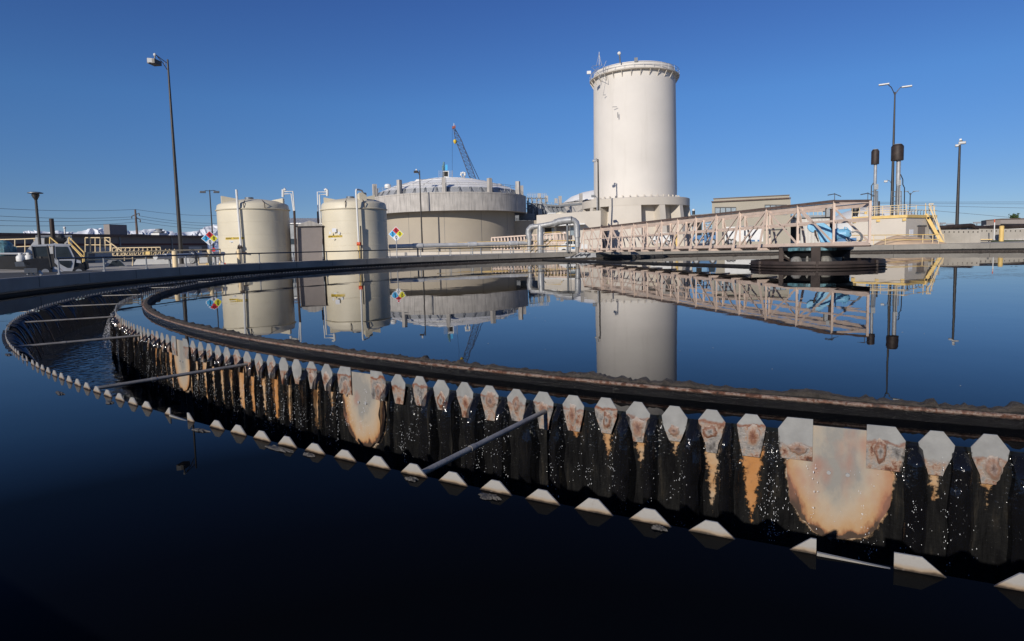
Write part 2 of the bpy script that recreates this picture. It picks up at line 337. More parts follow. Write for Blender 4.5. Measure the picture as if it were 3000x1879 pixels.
# ------------------------------------------------------------ toothed weir plates
def plate_mat():
    m, t, b = newmat('weathered_weir_steel')
    uv = t.nodes.new("ShaderNodeUVMap"); uv.uv_map = "UVMap"; s = t.nodes.new("ShaderNodeSeparateXYZ"); t.links.new(uv.outputs[0], s.inputs[0])
    U, Vz = s.outputs[0], s.outputs[1]; co = coords(t)
    nf = noisen(t, co, 26, 6, .7); nb = noisen(t, co, 7, 4, .6); nc = noisen(t, co, 60, 3, .6)
    fl = mathn(t, 'FLOOR', mathn(t, 'ADD', U, .5)); wn = t.nodes.new("ShaderNodeTexWhiteNoise"); wn.noise_dimensions = '1D'; t.links.new(fl, wn.inputs['W'])
    lim = mathn(t, 'ADD', -.11, mathn(t, 'MULTIPLY', wn.outputs[0], .16))
    low = mathn(t, 'MULTIPLY', mathn(t, 'SUBTRACT', lim, mathn(t, 'ADD', Vz, mathn(t, 'MULTIPLY', mathn(t, 'SUBTRACT', nb, .5), .13))), 45, clamp=True)
    steel = ramp(t, nb, [(.3, (.20, .20, .195)), (.7, (.28, .28, .27))])
    ncl = noisen(t, coords(t, (1, 1, .7)), 11, 6, .68)
    crust = ramp(t, ncl, [(.30, (.045, .02, .013)), (.38, (.14, .05, .025)), (.45, (.27, .185, .135)), (.53, (.24, .22, .20)), (.62, (.13, .12, .115)), (.72, (.04, .035, .03))])
    rim = mathn(t, 'SUBTRACT', 1, mathn(t, 'ABSOLUTE', mathn(t, 'MULTIPLY', mathn(t, 'SUBTRACT', mathn(t, 'ADD', Vz, mathn(t, 'MULTIPLY', mathn(t, 'SUBTRACT', nb, .5), .13)), mathn(t, 'SUBTRACT', lim, .016)), 55)), clamp=True)
    c = mixc(t, low, steel, crust); c = mixc(t, mathn(t, 'MULTIPLY', rim, mathn(t, 'MULTIPLY', wn.outputs[0], 1.1), clamp=True), c, (.17, .055, .022))
    dd = mathn(t, 'ABSOLUTE', mathn(t, 'SUBTRACT', U, fl))
    wlim = mathn(t, 'ADD', .335, mathn(t, 'MULTIPLY', mathn(t, 'ADD', Vz, .0), .55))
    blk = mathn(t, 'MULTIPLY', mathn(t, 'SUBTRACT', mathn(t, 'ADD', dd, mathn(t, 'MULTIPLY', mathn(t, 'SUBTRACT', nf, .5), .30)), wlim), 16, clamp=True)
    blk = mathn(t, 'MULTIPLY', blk, mathn(t, 'MULTIPLY', mathn(t, 'SUBTRACT', .005, Vz), 40, clamp=True))
    k16 = mathn(t, 'ABSOLUTE', mathn(t, 'SUBTRACT', mathn(t, 'SUBTRACT', U, mathn(t, 'MULTIPLY', mathn(t, 'FLOOR', mathn(t, 'ADD', mathn(t, 'DIVIDE', U, 16.), .5)), 16.)), 0))
    blk = mathn(t, 'MULTIPLY', blk, mathn(t, 'GREATER_THAN', k16, 1.0)); c = mixc(t, blk, c, (.012, .012, .012))
    t.links.new(c, b.inputs['Base Color']); b.inputs['Roughness'].default_value = .42; b.inputs['Metallic'].default_value = .0
    bn_ = bump(t, b, mathn(t, 'ADD', nf, mathn(t, 'MULTIPLY', nc, .4)), .5, .012); t.links.new(mathn(t, 'ADD', .08, mathn(t, 'MULTIPLY', low, .55)), bn_.inputs['Strength'])
    return m
PLM = plate_mat()
def outer_mat():
    m, t, b = newmat('pale_weir_tooth'); co = coords(t)
    tc = t.nodes.new("ShaderNodeTexCoord"); sx = t.nodes.new("ShaderNodeSeparateXYZ"); t.links.new(tc.outputs['Object'], sx.inputs[0])
    z = mathn(t, 'ADD', sx.outputs[2], mathn(t, 'MULTIPLY', mathn(t, 'SUBTRACT', noisen(t, co, 12, 4), .5), .025))
    c = ramp(t, mathn(t, 'MULTIPLY', z, 10), [(.0, (.02, .015, .01)), (.06, (.06, .04, .025)), (.14, (.27, .205, .14)), (.3, (.28, .265, .245)), (1, (.31, .305, .29))])
    t.links.new(mixc(t, ramp(t, noisen(t, co, 40, 4), [(.6, 0), (.75, .4)]), c, (.2, .17, .145)), b.inputs['Base Color']); b.inputs['Roughness'].default_value = .45
    bump(t, b, noisen(t, co, 50, 3), .2, .004); return m
OTM = outer_mat()
def tooth(mb, a, pitch, r, th, tip, base, zt, zb, cut=0, lo=None, u=0, jit=0):
    """tooth outline in (degrees, z); cut -1/+1 = sheared flat on that side"""
    k = 1/(r*pi/180)                  # degrees per metre
    zt += jit
    if lo is None: pts = [(-base/2, 0), (-tip/2, zt), (tip/2, zt), (base/2, 0), (base/2, zb), (-base/2, zb)]
    else: pts = [(-base/2, .008), (-tip/2, zt), (tip/2, zt), (base/2, .008), (base*.46, -.06), (lo*.62, -.17), (lo*.5, zb), (-lo*.5, zb), (-lo*.62, -.17), (-base*.46, -.06)]
    if cut:
        c = pitch/k*.45
        if cut < 0: pts = [(-c, zb*1), (-c, zt), (tip/2, zt), (base/2, .008)]+([(base*.5, zb)] if lo is None else [(base*.48, -.12), (base*.4, zb)])
        else: pts = [(-base/2, .008), (-tip/2, zt), (c, zt), (c, zb*1)]+([(-base*.5, zb)] if lo is None else [(-base*.4, zb), (-base*.48, -.12)])
    n = len(mb.v); m_ = len(pts)
    for rr in (r+th, r):
        for x, z in pts: mb.v.append(pol(a+x*k, rr, z)); mb.uv.append((u+x*k/pitch, z))
    fs = [tuple(range(n, n+m_)), tuple(range(n+2*m_-1, n+m_-1, -1))]+[(n+i, n+m_+i, n+m_+(i+1) % m_, n+(i+1) % m_) for i in range(m_)]
    mb.f += fs; mb.mi += [0]*len(fs)
inn = thing('inner_weir', 'ring of pointed grey steel teeth with rust crust above the stained wall', 'weir', (CX, CY, 0))
out = thing('outer_weir', 'ring of short pale trapezoid teeth standing in the dark foreground water', 'weir', (CX, CY, 0))
for s_ in range(42):
    mb = MB(); mb.uv = []; r3 = random.Random(s_*13+5)
    for j in range(1, 16):
        u = j; a = SP+(s_*16+j)*PI_
        a += r3.uniform(-.012, .012)
        if j == 1: tooth(mb, a+.01, PI_, RI+.03, .008, .08, .20, .098, -.215, -1, .1, s_*16+j)
        elif j == 15: tooth(mb, a-.01, PI_, RI+.03, .008, .08, .20, .098, -.215, 1, .1, s_*16+j)
        else: tooth(mb, a, PI_, RI+.025+r3.uniform(0, .008), .008, .075+r3.uniform(-.01, .01), .205, .098, -.21-r3.uniform(-.02, .04), 0, .075+r3.random()*.05, s_*16+j, r3.uniform(-.006, .006))
    o = mb.build('weir_plate', PLM, inn, smooth=False)
m, t, b = newmat('tan_splice_plate'); co = coords(t, (1, 1, .5)); n1 = noisen(t, co, 5, 5, .6)
uv = t.nodes.new("ShaderNodeUVMap"); uv.uv_map = "UVMap"; sp_x = t.nodes.new("ShaderNodeSeparateXYZ"); t.links.new(uv.outputs[0], sp_x.inputs[0])
e1 = mathn(t, 'ADD', mathn(t, 'POWER', mathn(t, 'ABSOLUTE', mathn(t, 'DIVIDE', sp_x.outputs[0], .345)), 2.), mathn(t, 'POWER', mathn(t, 'ABSOLUTE', mathn(t, 'DIVIDE', mathn(t, 'ADD', sp_x.outputs[1], .02), .74)), 3.))
e1 = mathn(t, 'ADD', e1, mathn(t, 'MULTIPLY', mathn(t, 'SUBTRACT', n1, .5), 1.1))
c = ramp(t, e1, [(.02, (.22, .21, .19)), (.14, (.29, .26, .215)), (.4, (.36, .29, .215)), (.65, (.37, .265, .17)), (.85, (.36, .22, .11)), (.95, (.24, .11, .05)), (1., (.05, .03, .02))])
c = mixc(t, ramp(t, noisen(t, co, 3.1, 3), [(.58, 0), (.68, .55)]), c, (.30, .13, .085))
t.links.new(c, b.inputs['Base Color']); b.inputs['Roughness'].default_value = .5; bump(t, b, noisen(t, co, 40, 4), .2, .01)
SPL = m
for s_ in range(42):
    mb = MB(); mb.uv = []; a = SP+s_*16*PI_; k = 1/(RI*pi/180); pts = []
    h = .335; zt = .05
    pts = [(-.29, zt), (.29, zt), (.29, -.20)]
    r3 = random.Random(s_+50)
    for q in range(0, 21):
        if q == 20: pts.append((-h, -.24)); pts.append((-.29, -.20)); break
        tt = pi*q/20; pts.append((h*1.02*cos(tt)*(1 if q in (0, 20) else 1+r3.uniform(-.03, .03)), -.24-.54*sin(tt)**.75+r3.uniform(-.02, .02)))
    n = len(pts)
    for rr in (RI+.022, RI+.012):
        for x, z in pts: mb.v.append(pol(a+x*k, rr, z)); mb.uv.append((x, z))
    mb.f += [tuple(range(n)), tuple(range(2*n-1, n-1, -1))]+[(i, n+i, n+(i+1) % n, (i+1) % n) for i in range(n)]; mb.mi = [0]*len(mb.f)
    sp = mb.build('splice_plate', SPL, inn, smooth=False)
    bo = MB()
    for x in (-.06, .06):
        p0 = pol(a+x*k, RI+.02, -.285); p1 = pol(a+x*k, RI+.034, -.285); bo.tube([p0, p1], .014, 10)
    bo.build('bolt', M['galv'], sp)
m, t, b = newmat('rust_scab'); uv = t.nodes.new("ShaderNodeUVMap"); uv.uv_map = "UVMap"; sp_x = t.nodes.new("ShaderNodeSeparateXYZ"); t.links.new(uv.outputs[0], sp_x.inputs[0]); co = coords(t)
rr_n = mathn(t, 'ADD', sp_x.outputs[0], mathn(t, 'MULTIPLY', mathn(t, 'SUBTRACT', noisen(t, co, 30, 5, .65), .5), .9)); vv_n = sp_x.outputs[1]
ca = ramp(t, rr_n, [(.1, (.10, .095, .09)), (.35, (.24, .22, .20)), (.58, (.17, .075, .04)), (.78, (.12, .04, .02)), (.95, (.33, .25, .19))])
cb_ = ramp(t, rr_n, [(.1, (.11, .035, .018)), (.4, (.19, .08, .04)), (.7, (.30, .22, .17)), (.95, (.28, .26, .24))])
t.links.new(mixc(t, vv_n, ca, cb_), b.inputs['Base Color']); b.inputs['Roughness'].default_value = .55; bump(t, b, noisen(t, co, 45, 4, .65), .7, .01); SCAB = m
for s_ in range(5):
    pass
rq_ = random.Random(77); plates = {int(o_.name.split('.')[-1]) if '.' in o_.name else 0: o_ for o_ in inn.children if o_.name.startswith('weir_plate')}
for s_, first in ((0, 0), (1, 0), (2, 0), (3, 0), (4, 0), (41, 0)):
    for j in range(1, 16):
        a = SP+((s_-42 if s_ == 41 else s_)*16+j)*PI_
        if not (-158 < a < -122) or rq_.random() < .10: continue
        mb = MB(); mb.uv = []; k_ = 1/(RI*pi/180); n = 22; edge = j in (1, 15); cx_, cz_ = rq_.uniform(-.018, .018)+(.02 if j == 15 else -.02 if j == 1 else 0), rq_.uniform(-.12, -.045)-(.03 if edge else 0); wx, wz = rq_.uniform(.040, .072), rq_.uniform(.045, .095); sd_ = rq_.random()*50; kind_ = rq_.random()
        mb.v.append(pol(a+cx_*k_, RI+.048, cz_)); mb.uv.append((0, kind_))
        for rg in range(1, 5):
            for q in range(n):
                an = 2*pi*q/n; kf = rg/4*(1+.35*nz((cos(an)*1.6+sd_, sin(an)*1.6, 1))+.22*nz((cos(an)*5+sd_, sin(an)*5, 2)))
                mb.v.append(pol(a+(cx_+wx*cos(an)*kf)*k_, RI+.043+.010*(1-(rg/4)**2)+.007*nz((cos(an)*rg+sd_, sin(an)*rg, 3))-(.008 if rg == 4 else 0), cz_+wz*sin(an)*kf)); mb.uv.append((rg/4, kind_))
        mb.f = [(0, 1+q, 1+(q+1) % n) for q in range(n)]+[(1+rg*n+q, 1+(rg+1)*n+q, 1+(rg+1)*n+(q+1) % n, 1+rg*n+(q+1) % n) for rg in range(3) for q in range(n)]; mb.mi = [0]*len(mb.f)
        mb.build('rust_scab', SCAB, inn)
for s_ in range(41):
    mb = MB(); mb.uv = []; r3 = random.Random(s_*3+1)
    for j in range(1, 17):
        a = SP+(s_*17+j)*PO_
        if j in (1, 16):
            sg = 1 if j == 1 else -1; a = SP+s_*17*PO_+(.255 if j == 1 else 17*PO_-.255); wd_ = .10 if (j == 16 and s_ == 40) else .022; k_ = 1/(RO*pi/180); n0 = len(mb.v)
            ps = [(0, -.12), (0, .070), (sg*wd_, .070), (sg*(wd_+.085), 0), (sg*(wd_+.085), -.12)]
            for rr in (RO+.009, RO):
                for x, z in ps: mb.v.append(pol(a+x*k_, rr, z)); mb.uv.append((x, z))
            mb.f += [tuple(range(n0, n0+5)), tuple(range(n0+9, n0+4, -1))]+[(n0+i_, n0+5+i_, n0+5+(i_+1) % 5, n0+(i_+1) % 5) for i_ in range(5)]; mb.mi += [0]*7
        else: tooth(mb, a, PO_, RO, .009, .055, .215, .070, -.12, 0, None, s_*17+j, r3.uniform(-.004, .004))
    mb.build('weir_plate', OTM, out, smooth=False)
    sb = MB(); a = SP+s_*17*PO_; sb.beam(pol(a-.30, RO+.012, -.012), pol(a+.25, RO+.012, .004), .014, .02); sb.build('splice_plate', SPL, out)

# ------------------------------------------------------------ falling water
def water_sheet_mat():
    m, t, b = newmat('falling_dark_water'); b.inputs['Base Color'].default_value = (.006, .006, .007, 1); b.inputs['Roughness'].default_value = .09; b.inputs['IOR'].default_value = 1.4
    b.inputs['Specular IOR Level'].default_value = .8
    cs = coords(t, (1, 1, .16)); co = coords(t)
    h = mathn(t, 'ADD', mathn(t, 'MULTIPLY', noisen(t, cs, 30, 3, .5), 1.6), mathn(t, 'MULTIPLY', noisen(t, co, 45, 2, .5), .6)); bump(t, b, h, .55, .010)
    b.inputs['Alpha'].default_value = .75
    return m
WS = water_sheet_mat()
fw_ = MB()
def stream(a, r, sgn, z0, w0, w1, reach, zend, rows, rr, amp=1., arc=False):
    k = 1/(r*pi/180); base = len(fw_.v); cs = 5
    for i in range(rows+1):
        f = i/rows; z = z0-(z0-zend)*f**1.25
        h = z0-z; pinch = 1-.45*max(0, nz((rr*7, z*3.2, 4)))
        dr = -.05+.09*min(1, f*6) + (reach*math.sqrt(h) if arc else reach*(1-math.exp(-h*6)))
        wd = (w0+(w1-w0)*min(1, h*3))*pinch
        if arc: wd = w0*(1-.55*min(1, h*1.6))
        for c in range(cs):
            x = (c/(cs-1)-.5)*wd; bul = (1-(2*c/(cs-1)-1)**2)*(.042 if not arc else .014)
            n1 = nz((a*13+c*.7, z*9, rr*9))*.022*amp*min(1, h*4); n2 = nz((a*31, z*5, rr*3+c*.3))*.02*amp*min(1, h*4)
            fw_.v.append(pol(a+(x+n2)*k, r+sgn*(dr+bul+n1), z))
    for i in range(rows):
        for c in range(cs-1):
            q = base+i*cs+c; fw_.f.append((q, q+1, q+cs+1, q+cs)); fw_.mi.append(0)
rs = random.Random(21)
for k in range(-28, 76):
    s16 = k % 16
    if s16 in (0, 15): continue
    a = SP+(k+.5)*PI_; q = rs.random()
    nst = 1 if q < .75 else 2
    if rs.random() < .06: continue
    for e in range(nst):
        lf_ = k > 17; stream(a+rs.uniform(-.06, .06)*(1+e), RI+.03, 1, -.004, .085, rs.uniform(.03, .08) if lf_ else rs.uniform(.06, .15), rs.uniform(.02, .07) if lf_ else rs.uniform(.05, .13), -1.03, 36, rs.random()*9, 1)
jets = MB()
for k in range(-6*17, 14*17):
    if k % 17 in (0, 16): continue
    a = SP+(k+.5)*PO_
    if not (-134 < a < -38): continue
    if rs.random() < .12: continue
    rc, zd_, r0_ = rs.uniform(.30, .52), rs.uniform(.35, .95), rs.uniform(.010, .024)
    pa_ = [pol(a, RO+.06, -.004)]+[pol(a+.02*nz((a, q, 1))*q, RO-.03-rc*math.sqrt(zd_*(q/9)**1.6), -.012-zd_*(q/9)**1.6) for q in range(10)]
    jets.tube(pa_, [r0_*1.7, r0_*1.5]+[r0_*(1.3-.9*q/9) for q in range(9)], 6)
jm_, t, b = newmat('glassy_jet'); b.inputs['Base Color'].default_value = (.045, .05, .06, 1); b.inputs['Roughness'].default_value = .16; b.inputs['Specular IOR Level'].default_value = 1.0
jets.build('water_jets', jm_, kind='stuff', label='thin curved jets of water leaping from the far left weir notches', category='water')
fw_.build('falling_water', WS, kind='stuff', label='dark glossy water spilling through the weir notches', category='water')
dr_ = MB()
def drop(c, s):
    l = s*rs.uniform(1.2, 3.2); dr_.add([c+V3(s, 0, 0), c+V3(0, s, 0), c-V3(s, 0, 0), c-V3(0, s, 0), c+V3(0, 0, l), c-V3(0, 0, l)], [(0,1,4),(1,2,4),(2,3,4),(3,0,4),(1,0,5),(2,1,5),(3,2,5),(0,3,5)])
for k in range(330):
    near = k % 4 > 0
    if near:
        kk = math.floor((rs.uniform(-161, -118)-SP)/PI_)+.5; a = SP+(kk+rs.gauss(0, .16))*PI_; r_ = RI+rs.uniform(.06, .20); z0, z1 = -rs.uniform(.04, .5), -rs.uniform(.5, 1.)
        for q in range(int(8+26*rs.random())):
            f = rs.random(); drop(pol(a+rs.gauss(0, .045)*(.3+f)+.05*math.sin(f*3+k), r_+.04*f, z0+(z1-z0)*f), rs.uniform(.0011, .0026)*(1.5 if rs.random() < .1 else 1))
    else:
        a = rs.uniform(-134, -78); r_ = RO-rs.uniform(.12, .5)
        for q in range(12): f = rs.random(); drop(pol(a+rs.gauss(0, .06), r_-.05*f, -.25-.75*f), rs.uniform(.002, .0045))
for k in range(900):          # splash and sparkle drops where the inner weir turns away on the left
    a = rs.gauss(-120.5, 2.6); f = rs.random()**.8; drop(pol(a, RI+.05+.38*math.sqrt(f)*rs.uniform(.5, 1), -.02-f*.95), rs.uniform(.003, .006))
for k in range(500):          # pale drops standing in for glints all over the slime
    a = rs.uniform(-160, -125); drop(pol(a, RI+.03+.06*rs.random(), -.2-.75*rs.random()), rs.uniform(.0008, .0018))
mm, t, b = newmat('sparkle_drops'); b.inputs['Base Color'].default_value = (.75, .77, .8, 1); b.inputs['Roughness'].default_value = .05  # near-white colour paints sun sparkle onto the drops
dr_.build('sparkle_drops', mm, kind='stuff', label='drops spraying off the cascades, coloured near-white to stand in for sparkle', category='water')

# ------------------------------------------------------------ scum baffle ring
def scum_mat():
    m, t, b = newmat('scum_crusted_steel'); co = coords(t)
    uv = t.nodes.new("ShaderNodeUVMap"); uv.uv_map = "UVMap"; s = t.nodes.new("ShaderNodeSeparateXYZ"); t.links.new(uv.outputs[0], s.inputs[0]); v = s.outputs[1]
    nf = noisen(t, co, 9, 6, .7); ng = noisen(t, co, 50, 4, .7); nl = noisen(t, co, 2.2, 4, .6)
    grey = ramp(t, nf, [(.3, (.022, .018, .015)), (.7, (.085, .07, .058))])
    rust = ramp(t, mixc(t, .35, nf, nl), [(.38, (.03, .02, .015)), (.45, (.16, .065, .035)), (.50, (.34, .26, .21)), (.55, (.19, .09, .055)), (.64, (.07, .05, .04))])
    blk = (.010, .009, .008)
    a1 = mathn(t, 'MULTIPLY', mathn(t, 'SUBTRACT', v, .455), 60, clamp=True)      # lower part starts
    a2 = mathn(t, 'MULTIPLY', mathn(t, 'SUBTRACT', mathn(t, 'ADD', v, mathn(t, 'MULTIPLY', mathn(t, 'SUBTRACT', nf, .5), .10)), .70), 30, clamp=True)
    c = mixc(t, a1, grey, rust); c = mixc(t, a2, c, blk)
    g1 = mathn(t, 'MULTIPLY', mathn(t, 'SUBTRACT', .03, mathn(t, 'ABSOLUTE', mathn(t, 'SUBTRACT', v, .43))), 60, clamp=True); c = mixc(t, g1, c, blk)
    t.links.new(c, b.inputs['Base Color']); t.links.new(mathn(t, 'SUBTRACT', .9, mathn(t, 'MULTIPLY', a2, .7)), b.inputs['Roughness'])
    bump(t, b, mathn(t, 'ADD', nf, mathn(t, 'MULTIPLY', ng, .6)), 1, .05); return m
SCM = scum_mat()
prof = [(-.07, -.12), (-.075, .03), (-.06, .09), (-.035, .122), (.0, .125), (.03, .115), (.036, .096), (.05, .10), (.072, .094), (.076, .080), (.066, .074), (.085, .05), (.08, .02), (.09, -.01), (.09, -.12)]
def baffle(name, a0, a1, step):
    mb = MB(); mb.uv = []; n = int((a1-a0)/step); k = len(prof)
    for i in range(n+1):
        a = a0+(a1-a0)*i/n; lump = .05*max(0, nz((a*1.1, 0, 5)))+.035*max(0, nz((a*5, 2, 1)))+.012*nz((a*22, 1, 1))
        for j, (r, z) in enumerate(prof):
            top = 1 if 2 <= j <= 5 else 0
            mb.v.append(pol(a, RS+r+.010*nz((a*16, j*.9, 0))-(lump*1.0 if j in (1, 2, 3) else 0), z+top*(lump*1.3+.010*nz((a*30, j, 7))))); mb.uv.append((a, j/(k-1)))
    for i in range(n):
        for j in range(k-1): mb.f.append((i*k+j, (i+1)*k+j, (i+1)*k+j+1, i*k+j+1)); mb.mi.append(0)
    return mb
sb_ = thing('scum_baffle', 'dark scum-crusted steel ring curving around the open water inside the weirs', 'baffle', (CX, CY, 0))
baffle('', -176, -106, .045).build('ring', SCM, sb_)
baffle('', -106, 184, .4).build('ring', SCM, sb_)

sk_ = MB(); rw = random.Random(9)
for k in range(200):
    if 1: a, r = rw.uniform(-170, -95), RI-1.2-abs(rw.gauss(0, 9))
    else: a, r = rw.uniform(-165, -120), RO+rw.uniform(.1, 2.6)
    c = pol(a, r, .0035); s_ = rw.uniform(.002, .007); an = rw.random()*6; u_ = V3(cos(an), sin(an), 0)*s_*rw.uniform(1, 2.6); w_ = V3(-sin(an), cos(an), 0)*s_
    sk_.add([c-u_, c-w_, c+u_, c+w_, c+V3(0, 0, .003)], [(0, 1, 4), (1, 2, 4), (2, 3, 4), (3, 0, 4)])
sk_.build('floating_specks', paint('speck', (.30, .29, .26), .7), kind='stuff', label='tiny pale specks drifting on the dark water', category='debris')
# floating scum near the outer weir
fm = paint('floating_scum', (.055, .05, .045), .6, var=.5, scale=14, bmp=1, bscale=40)
for i, (x, y, wx, wy, lab) in enumerate([(815, 1316, .17, .03, 'long tapering clump of grey scum by the outer weir teeth'), (905, 1335, .07, .02, 'small lump of scum between two pale outer teeth'), (1205, 1406, .05, .025, 'scum knot just left of the strut foot'),
        (1440, 1458, .09, .035, 'widest grey scum patch floating right of the strut foot'), (1930, 1550, .05, .02, 'faint scum patch before the outer weir on the right'), (175, 1153, .13, .03, 'flat dark scum streak at far left of the outer weir'),
        (322, 1180, .09, .03, 'scum streak under the leftmost outer teeth'), (585, 1262, .10, .03, 'brown-grey scum beside the cut outer teeth'), (25, 1040, .18, .04, 'pale ragged scum at the left end of the outer weir')]):
    d = ray(x, y); tt = -1.4/d.z; c = EYE+d*tt; mb = MB(); az = R(150+i*11)
    n = 22; rings = 4; vs_ = [c+V3(0, 0, .012)]; ex = pol(0, 1)-pol(0, 0); th_ = math.atan2(c.x-CX, c.y-CY); et = Vector((cos(th_), -sin(th_), 0)); er = Vector((sin(th_), cos(th_), 0))
    for rg in range(1, rings+1):
        for q in range(n):
            an = 2*pi*q/n; k = rg/rings*(1+.6*nz((cos(an)*1.7+i*5, sin(an)*1.7, rg*.15))+.5*nz((cos(an)*4+i*5, sin(an)*4, 2)))
            vs_.append(c+et*cos(an)*wx*k+er*sin(an)*wy*k+V3(0, 0, .014*(1-(rg/rings)**2)+.012*abs(nz((cos(an)*3*rg, sin(an)*3*rg, i)))-(.02 if rg == rings else 0)))
    fs = [(0, 1+q, 1+(q+1) % n) for q in range(n)]
    for rg in range(rings-1):
        for q in range(n): fs.append((1+rg*n+q, 1+(rg+1)*n+q, 1+(rg+1)*n+(q+1) % n, 1+rg*n+(q+1) % n))
    mb.add(vs_, fs); mb.build('scum_clump', fm, label=lab, category='scum', group='clumps of scum floating by the outer weir')


# ============================================================ PART 2: everything round the tank
def pole(mb, x0, y0, x1, y1, Y, r0, r1=None, seg=10):
    a, b = P(x0, y0, Y), P(x1, y1, Y); a.x = b.x = (a.x+b.x)/2; mb.tube([a, b], [r0, r1 or r0], seg); return a, b
def text(body, size, mat, parent, loc, ex, name='digit', depth=.004, align='CENTER'):
    cu = bpy.data.curves.new(name, 'FONT'); cu.body = body; cu.size = size; cu.align_x = align; cu.align_y = 'CENTER'; cu.extrude = depth; cu.offset = size*.012
    cu.materials.append(mat); o = bpy.data.objects.new(name, cu); col.objects.link(o)
    ez = Vector((0, 0, 1)); n = ex.cross(ez); o.matrix_world = Matrix.Translation(Vector(loc)-WL.get(parent, Vector())) @ Matrix((ex, ez, n)).transposed().to_4x4()
    mw = o.matrix_world.copy(); bpy.context.view_layer.update()
    me = bpy.data.meshes.new_from_object(o.evaluated_get(bpy.context.evaluated_depsgraph_get())); bpy.data.objects.remove(o)
    for v in me.vertices: v.co.x *= .8
    me.transform(mw); o = bpy.data.objects.new(name, me); col.objects.link(o); o.parent = parent; WL[o] = WL[parent]; return o

# ---- railing on the basin rim
ra = thing('rim_railing', 'low dark pipe rail on grey posts along the left basin rim', 'railing', pol(-70, RW+.15, .67))
angs = [-97.85+5.5*k for k in range(0, 16)]
for a in angs:
    p = MB(); p.tube([pol(a, RW+.16, .67), pol(a, RW+.16, 1.36)], .04, 8); p.tube([pol(a, RW+.16, .67), pol(a, RW+.16, .72)], .085, 8); p.build('post', M['railpost'], ra)
p = MB(); p.tube([pol(a, RW+.16, 1.38) for a in [-98.1+1.1*k for k in range(0, 76)]], .045, 8); p.build('top_rail', M['rail'], ra)
rb = thing('rim_railing', 'thin two-bar yellowish rail with grey posts on the rim left of the silver pipe', 'railing', pol(-25, RW+.2, .67))
for k in range(12):
    a = -39.5+1.95*k
    p = MB(); p.tube([pol(a, RW+.2, .67), pol(a, RW+.2, 1.45)], .03, 6); p.build('post', M['railpost'], rb)
for z, nm in ((1.47, 'top_rail'), (1.08, 'mid_rail')):
    p = MB(); p.tube([pol(a, RW+.2, z) for a in [-40+1.5*k for k in range(16)]], .03, 6); p.build(nm, M['paleyel'], rb)

# ---- bridge
A0 = Vector((16.19, 27.6, 0)); BU = Vector((-.21534, .97654, 0)); BV = Vector((.97654, .21534, 0)); BW = 2.06
SJ = [0, 2.22]+[4.83+2.614*(j-2) for j in range(2, 16)]
def bz(s): return 1.16-.0064*s
def tz(s): return 3.22-.0030*s if s > 1 else 3.06
def bp_(s, v, z): return A0+BU*s+BV*v+Vector((0, 0, z))
br = thing('clarifier_bridge', 'long pinkish steel truss walkway reaching from the centre drive to the far rim', 'bridge', bp_(4.4, 1.03, 1.1))
def truss(v, sg, js, lab):
    def mk(name, a, b, wd, ht, mat=M['pink']):
        m_ = MB(); m_.beam(a, b, wd, ht); return m_.build(name, mat, tr)
    s0, s1 = SJ[js], SJ[-1]; tr = MB()
    tr.beam(bp_(s0, v, bz(s0)), bp_(s1, v, bz(s1)), .09, .18); tr = tr.build('truss', M['pink'], br); tr['label'] = lab
    mk('top_chord', bp_(max(s0, 2.22), v, tz(2.22)), bp_(s1, v, tz(s1)), .10, .14, M['browntop'] if sg < 0 else M['pink'])
    if sg < 0: mk('top_chord', bp_(s0, v, tz(0)), bp_(2.22, v, tz(2.22)), .10, .12, M['browntop'])
    mk('top_plate', bp_(max(s0, 2.22), v+.06, tz(2.22)-.18), bp_(s1, v+.06, tz(s1)-.18), .05, .20)
    mk('handrail', bp_(s0, v, bz(s0)+1.12), bp_(s1, v, bz(s1)+1.05), .06, .10)
    for j in range(js, 16):
        s = SJ[j]; mk('post', bp_(s, v, bz(s)), bp_(s, v, tz(s)), .10, .10)
        if j >= 3:
            mk('outrigger_brace', bp_(s, v, tz(s)-.05), bp_(s-.02, v+sg*.52, bz(s)-.22), .09 if sg < 0 else .16, .09 if sg < 0 else .05)
    for j in range(js, 15):
        a, b = (j+1, j) if (j < 3 or j >= 9) else (j, j+1)
        if j == 0: continue
        mk('diagonal', bp_(SJ[a], v, tz(SJ[a])-.06), bp_(SJ[b], v, bz(SJ[b])+.04), .06, .085)
    return tr
truss(0, -1, 0, 'truss nearer the camera'); truss(BW, 1, 1, 'truss on the far side')
dk = MB(); dk.hexa([bp_(s, v, bz(s)-.15+h) for h in (0, .07) for s, v in ((-.1, -.02), (38.8, -.02), (38.8, BW), (2.1, BW))]); dk.build('deck', M['browntop'], br, smooth=False)
for j in range(2, 16):
    s = SJ[j]; p = MB(); p.beam(bp_(s, -.55, bz(s)-.2), bp_(s, BW+.55, bz(s)-.2), .1, .14); p.build('floor_beam', M['pink'], br)
p = MB(); p.beam(bp_(2.22, .05, tz(2)-.05), bp_(2.22, BW, tz(2)-.05), .08, .12); p.build('cross_tie', M['pink'], br)
for s in (2.2, .15):           # little lamp brackets on the top chord
    p = MB(); b0 = bp_(s, 0, tz(s)+.05); p.tube([b0, b0+V3(0, 0, .34)], .018, 6); p.tube([b0+V3(-.38, -.1, .24), b0+V3(0, 0, .30), b0+V3(.36, .1, .18)], .022, 6); p.build('light_bracket', M['steel'], br)

